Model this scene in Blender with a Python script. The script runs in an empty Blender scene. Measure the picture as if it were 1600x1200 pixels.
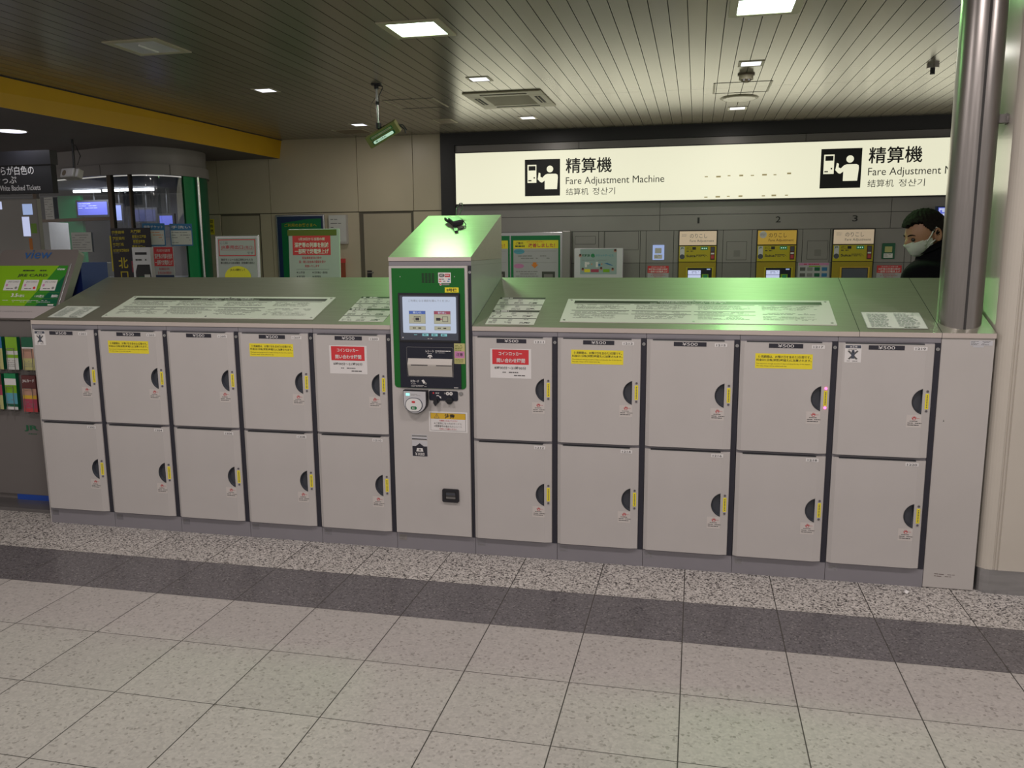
import bpy, bmesh, math, random
from mathutils import Vector, Matrix, noise as _noise
random.seed(7)
PI = math.pi
SC = bpy.context.scene
COL = SC.collection

# ------------------------------------------------------------------ camera
cd = bpy.data.cameras.new('camera'); cam = bpy.data.objects.new('camera', cd); COL.objects.link(cam)
cd.sensor_width = 36.0; cd.lens = 1289.3 / 1600 * 36.0; cd.clip_end = 200
_r = Vector((0.97634565, 0.21608473, -0.00752106)); _u = Vector((-0.02846734, 0.16295187, 0.98622325)); _f = Vector((-0.21433336, 0.96268067, -0.1652487))
mm = Matrix((( _r.x, _u.x, -_f.x, 3.6639), (_r.y, _u.y, -_f.y, -3.9627), (_r.z, _u.z, -_f.z, 1.5844), (0, 0, 0, 1)))
cam.matrix_world = mm
SC.camera = cam
# ------------------------------------------------------------------ world, exposure
w = bpy.data.worlds.new('concourse_air'); SC.world = w; w.use_nodes = True
w.node_tree.nodes['Background'].inputs[0].default_value = (1.0, 0.93, 0.86, 1)
w.node_tree.nodes['Background'].inputs[1].default_value = 0.50
SC.view_settings.view_transform = 'Standard'; SC.view_settings.look = 'None'
SC.view_settings.exposure = 0.0; SC.view_settings.gamma = 1.0; SC.view_settings.use_curve_mapping = False

CEIL = 3.094; BACK = 7.241
CW = 0.4302            # width of one locker column

# lamps: (x, y, power, colour) of the big square ceiling lights; the emitters are built further down with their fixtures
GREEN = (0.36, 1.0, 0.27); NEUT = (1.0, 0.90, 0.86)
LAMP_GREEN_W = 18.0; LAMP_NEUT_W = 27.0
big_lamps = [(-0.45, 1.885, None, None), (1.70, 1.885, LAMP_GREEN_W, GREEN), (4.05, 1.885, LAMP_GREEN_W, GREEN)]
for yy in (-1.6, -4.9):
    for xx in (-0.45, 1.70, 4.05, 6.3):
        big_lamps.append((xx, yy, LAMP_NEUT_W * (0.55 if xx < 0 else 1.0), NEUT))

def area_light(name, loc, sx, sy, power, colour, rot=(0, 0, 0), spread=PI):
    l = bpy.data.lights.new(name, 'AREA'); l.shape = 'RECTANGLE'; l.size = sx; l.size_y = sy
    l.energy = power; l.color = colour; l.spread = spread
    o = bpy.data.objects.new(name, l); o.location = loc; o.rotation_euler = rot; COL.objects.link(o); return o

# ------------------------------------------------------------------ materials
def mat(name, col, rough=0.5, metal=0.0, emit=0.0, ecol=None, var=0.0, vscale=3.0, bump=0.0, bscale=60, aniso=0.0, spec=0.5, trans=0.0, coat=0.0, stretch=None):
    m = bpy.data.materials.new(name); m.use_nodes = True; nt = m.node_tree; b = nt.nodes['Principled BSDF']
    c = tuple(col) + (1,)
    b.inputs['Base Color'].default_value = c; b.inputs['Roughness'].default_value = rough; b.inputs['Metallic'].default_value = metal
    b.inputs['Specular IOR Level'].default_value = spec
    b.inputs['Transmission Weight'].default_value = trans
    b.inputs['Coat Weight'].default_value = coat
    if emit:
        b.inputs['Emission Color'].default_value = tuple(ecol or col) + (1,); b.inputs['Emission Strength'].default_value = emit
    if var or bump:
        tc = nt.nodes.new('ShaderNodeTexCoord'); mp = nt.nodes.new('ShaderNodeMapping')
        if stretch: mp.inputs['Scale'].default_value = stretch
        nt.links.new(tc.outputs['Object'], mp.inputs['Vector'])
    if var:
        n = nt.nodes.new('ShaderNodeTexNoise'); n.inputs['Scale'].default_value = vscale; n.inputs['Detail'].default_value = 5
        nt.links.new(mp.outputs[0], n.inputs['Vector'])
        r = nt.nodes.new('ShaderNodeValToRGB')
        r.color_ramp.elements[0].position = 0.3; r.color_ramp.elements[1].position = 0.7
        r.color_ramp.elements[0].color = tuple(x * (1 - var) for x in col) + (1,)
        r.color_ramp.elements[1].color = tuple(min(1, x * (1 + var)) for x in col) + (1,)
        nt.links.new(n.outputs['Fac'], r.inputs[0]); nt.links.new(r.outputs[0], b.inputs['Base Color'])
    if bump:
        n2 = nt.nodes.new('ShaderNodeTexNoise'); n2.inputs['Scale'].default_value = bscale; n2.inputs['Detail'].default_value = 3
        nt.links.new(mp.outputs[0], n2.inputs['Vector'])
        bp = nt.nodes.new('ShaderNodeBump'); bp.inputs['Strength'].default_value = bump; bp.inputs['Distance'].default_value = 0.002
        nt.links.new(n2.outputs['Fac'], bp.inputs['Height']); nt.links.new(bp.outputs[0], b.inputs['Normal'])
    if aniso:
        b.inputs['Anisotropic'].default_value = aniso
        tg = nt.nodes.new('ShaderNodeTangent'); tg.direction_type = 'RADIAL'; tg.axis = 'Z'
        vt = nt.nodes.new('ShaderNodeCombineXYZ'); vt.inputs[1].default_value = 1.0; vt.inputs[2].default_value = 0.33
        nt.links.new(vt.outputs[0], b.inputs['Tangent'])
    return m

M = {}
M['door'] = mat('beige_enamel', (0.50, 0.475, 0.465), 0.42, var=0.025, vscale=4, bump=0.05, bscale=500)
M['panel_beige'] = mat('beige_enamel_panel', (0.49, 0.465, 0.45), 0.40, var=0.03, vscale=3)
M['grey_enamel'] = mat('grey_enamel', (0.235, 0.225, 0.25), 0.42, var=0.03)
M['steel_trim'] = mat('brushed_steel_trim', (0.60, 0.53, 0.49), 0.34, 0.35, var=0.04)
M['top'] = mat('brushed_steel_top', (0.43, 0.42, 0.36), 0.57, 1.0, var=0.04, vscale=6, stretch=(1, 14, 14), aniso=0.35, coat=0.5)
M['top'].node_tree.nodes['Principled BSDF'].inputs['Coat Roughness'].default_value = 0.20
M['kiosk_side'] = mat('painted_steel_side', (0.34, 0.36, 0.34), 0.3, 0.3, var=0.03)
M['strip'] = mat('dark_strip', (0.022, 0.022, 0.034), 0.5)
M['gapblack'] = mat('gap_black', (0.008, 0.008, 0.009), 0.7)
M['black'] = mat('black_plastic', (0.015, 0.015, 0.02), 0.4)
M['inkblack'] = mat('black_ink', (0.02, 0.02, 0.022), 0.5)
M['pocket'] = mat('handle_pocket_grey', (0.055, 0.06, 0.075), 0.35)
M['pocket2'] = mat('handle_rim_dark', (0.02, 0.022, 0.028), 0.4)
M['white'] = mat('white_print', (0.72, 0.70, 0.70), 0.5)
M['paper'] = mat('white_paper', (0.62, 0.62, 0.60), 0.6, var=0.03)
M['plate'] = mat('white_info_plate', (0.62, 0.64, 0.58), 0.33)
M['ink'] = mat('grey_ink', (0.10, 0.10, 0.10), 0.5)
M['inkmid'] = mat('mid_grey_ink', (0.22, 0.22, 0.22), 0.5)
M['platebar'] = mat('dark_print_bar', (0.055, 0.06, 0.05), 0.4)
M['yellow'] = mat('yellow_sticker', (0.82, 0.70, 0.03), 0.45)
M['amber'] = mat('amber_sticker', (0.66, 0.42, 0.03), 0.45)
M['red'] = mat('red_print', (0.62, 0.035, 0.045), 0.45)
M['redink'] = mat('red_ink', (0.5, 0.05, 0.06), 0.5)
M['screw'] = mat('screw_steel', (0.5, 0.5, 0.5), 0.3, 0.8)
M['led_off'] = mat('lamp_lens_grey', (0.12, 0.11, 0.12), 0.3)
M['led_red'] = mat('lamp_lens_red', (1, 0.1, 0.25), 0.3, emit=3.0, ecol=(1, 0.12, 0.3))
M['green'] = mat('green_enamel', (0.0, 0.125, 0.012), 0.35)
M['navy'] = mat('navy_gloss', (0.012, 0.014, 0.028), 0.25)
M['bezel'] = mat('screen_bezel', (0.07, 0.08, 0.11), 0.3)
M['screen'] = mat('lit_screen', (0.1, 0.1, 0.1), 0.3, emit=0.62, ecol=(0.62, 0.72, 0.92))
M['btn'] = mat('screen_button', (0.1, 0.1, 0.1), 0.3, emit=0.33, ecol=(0.9, 0.88, 0.6))
M['sc_blue'] = mat('screen_blue', (0.02, 0.02, 0.1), 0.3, emit=0.4, ecol=(0.12, 0.25, 0.75))
M['sc_red'] = mat('screen_red', (0.1, 0.02, 0.02), 0.3, emit=0.35, ecol=(0.6, 0.15, 0.25))
M['sc_ink'] = mat('screen_ink', (0.05, 0.05, 0.06), 0.4)
M['sc_cyan'] = mat('screen_cyan', (0.02, 0.1, 0.1), 0.3, emit=0.5, ecol=(0.35, 0.8, 0.85))
M['silver'] = mat('silver_plastic', (0.62, 0.62, 0.66), 0.3, 0.3)
M['white_pl'] = mat('white_plastic', (0.72, 0.72, 0.72), 0.35)
M['ic_led'] = mat('lit_green_indicator', (0.1, 0.6, 0.5), 0.3, emit=1.2, ecol=(0.35, 1, 0.85))
M['tray'] = mat('tray_beige', (0.48, 0.45, 0.42), 0.4)
M['glass_dk'] = mat('smoked_window', (0.05, 0.05, 0.05), 0.15)
M['slip'] = mat('faded_yellow_slip', (0.50, 0.48, 0.20), 0.6)
M['pink'] = mat('pink_print', (0.55, 0.22, 0.42), 0.6)
M['cream'] = mat('cream_panel', (0.53, 0.465, 0.345), 0.38, var=0.05, vscale=1.3, bump=0.03, bscale=8)
M['cream_door'] = mat('cream_door', (0.43, 0.375, 0.28), 0.42, var=0.05, vscale=2)
M['pillar'] = mat('cream_pillar', (0.55, 0.51, 0.45), 0.16, var=0.02, coat=0.3)
M['kick'] = mat('stainless_kickplate', (0.42, 0.42, 0.43), 0.28, 0.9, var=0.12, vscale=5, stretch=(1, 1, 6))
M['col'] = mat('stainless_column', (0.30, 0.28, 0.27), 0.30, 0.95, var=0.05, vscale=10, stretch=(10, 10, 1))
M['seamc'] = mat('panel_gap', (0.12, 0.105, 0.08), 0.6)
M['seam'] = mat('seam_dark', (0.03, 0.028, 0.028), 0.6)
M['frame_blk'] = mat('black_frame', (0.017, 0.017, 0.02), 0.45)
M['gwall'] = mat('grey_metal_wall', (0.27, 0.255, 0.25), 0.36, 0.25, var=0.05, vscale=2)
M['gwall2'] = mat('grey_metal_wall_lower', (0.21, 0.20, 0.195), 0.36, 0.25, var=0.05, vscale=2)
M['signface'] = mat('lit_sign_face', (0.4, 0.4, 0.35), 0.5, emit=0.86, ecol=(0.85, 0.83, 0.62))
M['signblk'] = mat('sign_black', (0.012, 0.012, 0.015), 0.6)
M['tapes'] = mat('tape_residue', (0.45, 0.38, 0.2), 0.7, emit=0.3, ecol=(0.5, 0.42, 0.22))
M['ybeam'] = mat('yellow_beam', (0.60, 0.34, 0.002), 0.55, var=0.03)
M['soffit'] = mat('dark_soffit', (0.12, 0.10, 0.10), 0.6, var=0.05)
M['fascia'] = mat('grey_fascia', (0.24, 0.22, 0.215), 0.45, var=0.04)
M['mullion'] = mat('bronze_mullion', (0.12, 0.09, 0.07), 0.4, 0.5)
M['chrome'] = mat('chrome_post', (0.6, 0.6, 0.6), 0.15, 1.0)
M['gpanel'] = mat('green_panel', (0.0, 0.22, 0.07), 0.4)
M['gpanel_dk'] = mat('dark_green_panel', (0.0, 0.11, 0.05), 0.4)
M['office_wall'] = mat('office_wall', (0.11, 0.11, 0.13), 0.7)
M['lampwhite'] = mat('lit_lamp', (1, 1, 1), 0.5, emit=6.0, ecol=(0.95, 0.97, 1.0))
M['smallwhite'] = mat('lit_small_lamp', (1, 1, 1), 0.5, emit=1.6, ecol=(0.85, 0.86, 1.0))
M['lampgreen'] = mat('lit_green_white_lamp', (1, 1, 1), 0.5, emit=9.0, ecol=(0.75, 1.0, 0.78))
M['lamptrim'] = mat('lamp_trim', (0.52, 0.48, 0.36), 0.45)
M['reflector'] = mat('lamp_reflector', (0.8, 0.8, 0.82), 0.35, 0.4)
M['acplate'] = mat('vent_plate', (0.44, 0.40, 0.29), 0.45, var=0.04)
M['acgrille'] = mat('vent_grille', (0.17, 0.13, 0.09), 0.55)
M['blue_box'] = mat('blue_board', (0.006, 0.018, 0.12), 0.5)
M['blue_strip'] = mat('blue_strip', (0.01, 0.06, 0.35), 0.45)
M['stand'] = mat('stand_grey', (0.155, 0.14, 0.135), 0.5, var=0.03)
M['standtop'] = mat('stand_grey_top', (0.14, 0.125, 0.118), 0.45)
M['base_st'] = mat('base_plate_steel', (0.20, 0.19, 0.19), 0.35, 0.6)
M['view'] = mat('blue_letters', (0.02, 0.09, 0.26), 0.5)
M['jr'] = mat('green_letters', (0.01, 0.12, 0.05), 0.5)
M['skin'] = mat('skin', (0.33, 0.17, 0.10), 0.5, var=0.06, vscale=14)
M['hair'] = mat('dark_hair', (0.010, 0.008, 0.007), 0.8, bump=0.6, bscale=160, spec=0.12)
M['mask'] = mat('pale_mask', (0.56, 0.60, 0.55), 0.75)
M['coat'] = mat('black_coat', (0.004, 0.004, 0.006), 0.9, spec=0.08)
M['trousers'] = mat('dark_trousers', (0.02, 0.02, 0.025), 0.8)
M['eye'] = mat('eye_dark', (0.02, 0.015, 0.012), 0.2)
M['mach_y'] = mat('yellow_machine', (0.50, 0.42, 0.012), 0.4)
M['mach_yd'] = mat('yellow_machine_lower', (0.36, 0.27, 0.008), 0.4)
M['mach_top'] = mat('yellow_header_lit', (0.6, 0.38, 0.04), 0.35, emit=0.16, ecol=(0.85, 0.55, 0.12))
M['mach_top2'] = mat('cream_header_lit', (0.6, 0.5, 0.35), 0.3, emit=0.26, ecol=(0.9, 0.68, 0.5))
M['dkgreen_led'] = mat('green_led_panel', (0.0, 0.06, 0.02), 0.4, emit=0.12, ecol=(0.05, 0.6, 0.25))
M['whiteled'] = mat('white_led', (0.7, 0.8, 0.75), 0.4, emit=0.5, ecol=(0.6, 0.9, 0.7))
M['bluescreen'] = mat('blue_display', (0.05, 0.05, 0.2), 0.3, emit=0.75, ecol=(0.13, 0.17, 0.75))
M['bluescreen2'] = mat('pale_blue_display', (0.05, 0.05, 0.2), 0.3, emit=0.62, ecol=(0.45, 0.58, 0.92))
M['palewhite'] = mat('lit_lavender', (0.3, 0.3, 0.4), 0.3, emit=0.7, ecol=(0.62, 0.68, 0.98))
M['tvface'] = mat('poster_pale_blue', (0.30, 0.40, 0.40), 0.35)
M['pgreen'] = mat('poster_green', (0.0, 0.17, 0.05), 0.45)
M['pnavy'] = mat('poster_navy', (0.01, 0.03, 0.10), 0.45)
M['olive'] = mat('olive_band', (0.10, 0.12, 0.005), 0.5)
M['alu'] = mat('aluminium_frame', (0.5, 0.5, 0.52), 0.25, 0.7)
M['posterw'] = mat('poster_white', (0.42, 0.42, 0.44), 0.5)
M['magenta'] = mat('magenta_print', (0.40, 0.05, 0.10), 0.5)
M['orange'] = mat('orange_print', (0.7, 0.22, 0.03), 0.5)
M['cyanp'] = mat('cyan_print', (0.1, 0.35, 0.45), 0.5)
M['blueprint'] = mat('blue_print', (0.03, 0.16, 0.36), 0.5)
M['lime'] = mat('lime_print', (0.20, 0.42, 0.01), 0.35)
M['teal'] = mat('teal_print', (0.0, 0.10, 0.045), 0.35)
M['dpurple'] = mat('dark_board', (0.022, 0.018, 0.028), 0.5)
M['ytext'] = mat('yellow_letters', (0.75, 0.6, 0.02), 0.5)
M['brown'] = mat('brown_print', (0.10, 0.02, 0.02), 0.5)
M['skinprint'] = mat('skin_tone_print', (0.48, 0.27, 0.2), 0.5)
M['ext'] = mat('red_cabinet', (0.30, 0.05, 0.02), 0.4)
M['monitor_y'] = mat('yellow_grey_casing', (0.20, 0.19, 0.07), 0.45)
M['wire'] = mat('wire_metal', (0.35, 0.33, 0.3), 0.3, 0.8)

# glass
def glass_mat():
    m = bpy.data.materials.new('window_glass'); m.use_nodes = True; nt = m.node_tree; nt.nodes.clear()
    o = nt.nodes.new('ShaderNodeOutputMaterial'); mx = nt.nodes.new('ShaderNodeMixShader')
    t = nt.nodes.new('ShaderNodeBsdfTransparent'); g = nt.nodes.new('ShaderNodeBsdfGlossy')
    t.inputs[0].default_value = (0.86, 0.9, 0.9, 1); g.inputs['Roughness'].default_value = 0.03
    fr = nt.nodes.new('ShaderNodeFresnel'); fr.inputs[0].default_value = 1.5
    nt.links.new(fr.outputs[0], mx.inputs[0]); nt.links.new(t.outputs[0], mx.inputs[1]); nt.links.new(g.outputs[0], mx.inputs[2])
    nt.links.new(mx.outputs[0], o.inputs[0]); return m
M['glass'] = glass_mat()
def film_mat():
    m = bpy.data.materials.new('clear_vinyl'); m.use_nodes = True; nt = m.node_tree; nt.nodes.clear()
    o = nt.nodes.new('ShaderNodeOutputMaterial'); mx = nt.nodes.new('ShaderNodeMixShader'); mx.inputs[0].default_value = 0.22
    t = nt.nodes.new('ShaderNodeBsdfTransparent'); g = nt.nodes.new('ShaderNodeBsdfPrincipled')
    g.inputs['Base Color'].default_value = (0.35, 0.36, 0.4, 1); g.inputs['Roughness'].default_value = 0.12
    nt.links.new(t.outputs[0], mx.inputs[1]); nt.links.new(g.outputs[0], mx.inputs[2]); nt.links.new(mx.outputs[0], o.inputs[0]); return m
M['film'] = film_mat()

# floor material: granite strip by the lockers, dark band, beige terrazzo tiles with joints
def floor_mat():
    m = bpy.data.materials.new('terrazzo_floor'); m.use_nodes = True; nt = m.node_tree; b = nt.nodes['Principled BSDF']; L = nt.links.new
    tc = nt.nodes.new('ShaderNodeTexCoord'); sx = nt.nodes.new('ShaderNodeSeparateXYZ'); L(tc.outputs['Object'], sx.inputs[0])
    def mth(op, a, bb=None, c=None):
        n = nt.nodes.new('ShaderNodeMath'); n.operation = op
        for i, v in enumerate((a, bb, c)):
            if v is None: continue
            if isinstance(v, (int, float)): n.inputs[i].default_value = v
            else: L(v, n.inputs[i])
        return n.outputs[0]
    def mix(f, a, c):
        n = nt.nodes.new('ShaderNodeMix'); n.data_type = 'RGBA'
        L(f, n.inputs['Factor'])
        for s, v in (('A', a), ('B', c)):
            i = n.inputs[6] if s == 'A' else n.inputs[7]
            if isinstance(v, tuple): i.default_value = v
            else: L(v, i)
        return n.outputs[2]
    X, Y = sx.outputs[0], sx.outputs[1]
    def noise(scale, detail=2):
        n = nt.nodes.new('ShaderNodeTexNoise'); n.inputs['Scale'].default_value = scale; n.inputs['Detail'].default_value = detail
        L(tc.outputs['Object'], n.inputs['Vector']); return n.outputs['Fac']
    def vor(scale):
        n = nt.nodes.new('ShaderNodeTexVoronoi'); n.inputs['Scale'].default_value = scale
        L(tc.outputs['Object'], n.inputs['Vector']); return n
    def ramp(v, els):
        n = nt.nodes.new('ShaderNodeValToRGB'); n.color_ramp.interpolation = 'LINEAR'
        while len(n.color_ramp.elements) < len(els): n.color_ramp.elements.new(0.5)
        for e, (p, c) in zip(n.color_ramp.elements, els): e.position = p; e.color = c + (1,)
        L(v, n.inputs[0]); return n.outputs[0]
    v1 = vor(150); s1 = nt.nodes.new('ShaderNodeSeparateColor'); L(v1.outputs['Color'], s1.inputs[0])
    v2 = vor(110); s2 = nt.nodes.new('ShaderNodeSeparateColor'); L(v2.outputs['Color'], s2.inputs[0])
    gran = ramp(s1.outputs[0], [(0.0, (0.05, 0.046, 0.045)), (0.20, (0.12, 0.11, 0.105)), (0.28, (0.34, 0.32, 0.30)), (0.75, (0.50, 0.475, 0.45)), (1.0, (0.62, 0.59, 0.56))])
    dark = ramp(s1.outputs[0], [(0.0, (0.045, 0.042, 0.047)), (0.25, (0.105, 0.097, 0.106)), (0.9, (0.125, 0.116, 0.126)), (1.0, (0.21, 0.20, 0.20))])
    lite = ramp(s2.outputs[0], [(0.0, (0.23, 0.215, 0.20)), (0.10, (0.35, 0.33, 0.315)), (0.5, (0.385, 0.362, 0.345)), (1.0, (0.425, 0.40, 0.38))])
    cloud = noise(2.2, 4)
    inA = mth('GREATER_THAN', Y, -0.387); inB = mth('GREATER_THAN', Y, -0.776)
    c = mix(inB, lite, dark); c = mix(inA, c, gran)
    # per tile tone
    tx = mth('FLOOR', mth('DIVIDE', mth('SUBTRACT', X, 3.65), 0.4)); ty = mth('FLOOR', mth('DIVIDE', mth('ADD', Y, 0.776), 0.4))
    wn = nt.nodes.new('ShaderNodeTexWhiteNoise'); cb = nt.nodes.new('ShaderNodeCombineXYZ'); L(tx, cb.inputs[0]); L(ty, cb.inputs[1]); L(cb.outputs[0], wn.inputs[0])
    tone = mth('ADD', mth('MULTIPLY', wn.outputs[0], 0.07), mth('ADD', mth('MULTIPLY', cloud, 0.10), 0.915))
    vm = nt.nodes.new('ShaderNodeVectorMath'); vm.operation = 'SCALE'; L(c, vm.inputs[0]); L(tone, vm.inputs['Scale']); c = vm.outputs[0]
    # joints
    def joint(v, off, pitch, wd):
        f = mth('FRACT', mth('DIVIDE', mth('SUBTRACT', v, off - wd / 2), pitch))
        return mth('LESS_THAN', f, wd / pitch)
    jx = joint(X, 3.65, 0.4, 0.0042)
    below = mth('LESS_THAN', Y, -0.79)
    jy = mth('MULTIPLY', joint(Y, -0.776 - 40, 0.4, 0.0034), below)
    jR = mth('MAXIMUM', mth('COMPARE', Y, -0.387, 0.0012), mth('COMPARE', Y, -0.776, 0.0012))
    j = mth('MAXIMUM', mth('MAXIMUM', jx, jy), jR)
    c = mix(j, c, (0.045, 0.04, 0.036, 1))
    L(c, b.inputs['Base Color'])
    rg = mth('ADD', mth('MULTIPLY', inB, -0.17), 0.44); rg = mth('ADD', rg, mth('MULTIPLY', inA, 0.13)); rg = mth('ADD', rg, mth('MULTIPLY', j, 0.3)); L(rg, b.inputs['Roughness'])
    bp = nt.nodes.new('ShaderNodeBump'); bp.inputs['Strength'].default_value = 0.4; bp.inputs['Distance'].default_value = 0.002; bp.invert = True
    L(j, bp.inputs['Height']); L(bp.outputs[0], b.inputs['Normal'])
    return m
M['floor'] = floor_mat()

def ceiling_mat():
    m = bpy.data.materials.new('aluminium_ceiling_boards'); m.use_nodes = True; nt = m.node_tree; b = nt.nodes['Principled BSDF']; L = nt.links.new
    tc = nt.nodes.new('ShaderNodeTexCoord'); sx = nt.nodes.new('ShaderNodeSeparateXYZ'); L(tc.outputs['Object'], sx.inputs[0])
    d = nt.nodes.new('ShaderNodeMath'); d.operation = 'DIVIDE'; L(sx.outputs[0], d.inputs[0]); d.inputs[1].default_value = 0.1225
    f = nt.nodes.new('ShaderNodeMath'); f.operation = 'FLOOR'; L(d.outputs[0], f.inputs[0])
    wn = nt.nodes.new('ShaderNodeTexWhiteNoise'); wn.noise_dimensions = '1D'; L(f.outputs[0], wn.inputs['W'])
    r = nt.nodes.new('ShaderNodeValToRGB'); r.color_ramp.elements[0].color = (0.225, 0.20, 0.16, 1); r.color_ramp.elements[1].color = (0.265, 0.24, 0.195, 1)
    L(wn.outputs[0], r.inputs[0]); L(r.outputs[0], b.inputs['Base Color'])
    b.inputs['Metallic'].default_value = 0.22; b.inputs['Roughness'].default_value = 0.25
    n = nt.nodes.new('ShaderNodeTexNoise'); n.inputs['Scale'].default_value = 1.6; L(tc.outputs['Object'], n.inputs['Vector'])
    bp = nt.nodes.new('ShaderNodeBump'); bp.inputs['Strength'].default_value = 0.06; bp.inputs['Distance'].default_value = 0.01
    L(n.outputs['Fac'], bp.inputs['Height']); L(bp.outputs[0], b.inputs['Normal'])
    return m
M['ceiling'] = ceiling_mat()

# ------------------------------------------------------------------ mesh helpers
_text = {}
def text_mesh(s, bold):
    k = (s, bold)
    if k in _text: return _text[k]
    c = bpy.data.curves.new('lettering', 'FONT'); c.body = s; c.size = 1.0; c.resolution_u = 3
    if bold: c.offset = bold
    o = bpy.data.objects.new('lettering', c); COL.objects.link(o)
    dg = bpy.context.evaluated_depsgraph_get()
    me = bpy.data.meshes.new_from_object(o.evaluated_get(dg))
    vs = [(v.co.x, v.co.y) for v in me.vertices]; fs = [tuple(p.vertices) for p in me.polygons]
    bpy.data.objects.remove(o); bpy.data.curves.remove(c); bpy.data.meshes.remove(me)
    if vs:
        x0 = min(v[0] for v in vs); x1 = max(v[0] for v in vs); y0 = min(v[1] for v in vs); y1 = max(v[1] for v in vs)
        vs = [((x - x0) / max(1e-6, x1 - x0), (y - y0) / max(1e-6, y1 - y0)) for x, y in vs]
    _text[k] = (vs, fs); return _text[k]

class Fr:
    """a flat frame: origin, right, up; normal = right x up"""
    def __init__(s, O, U=(1, 0, 0), V=(0, 0, 1)):
        s.O = Vector(O); s.U = Vector(U).normalized(); s.V = Vector(V).normalized(); s.N = s.U.cross(s.V)
    def p(s, u, v, n=0.0): return s.O + s.U * u + s.V * v + s.N * n

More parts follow.
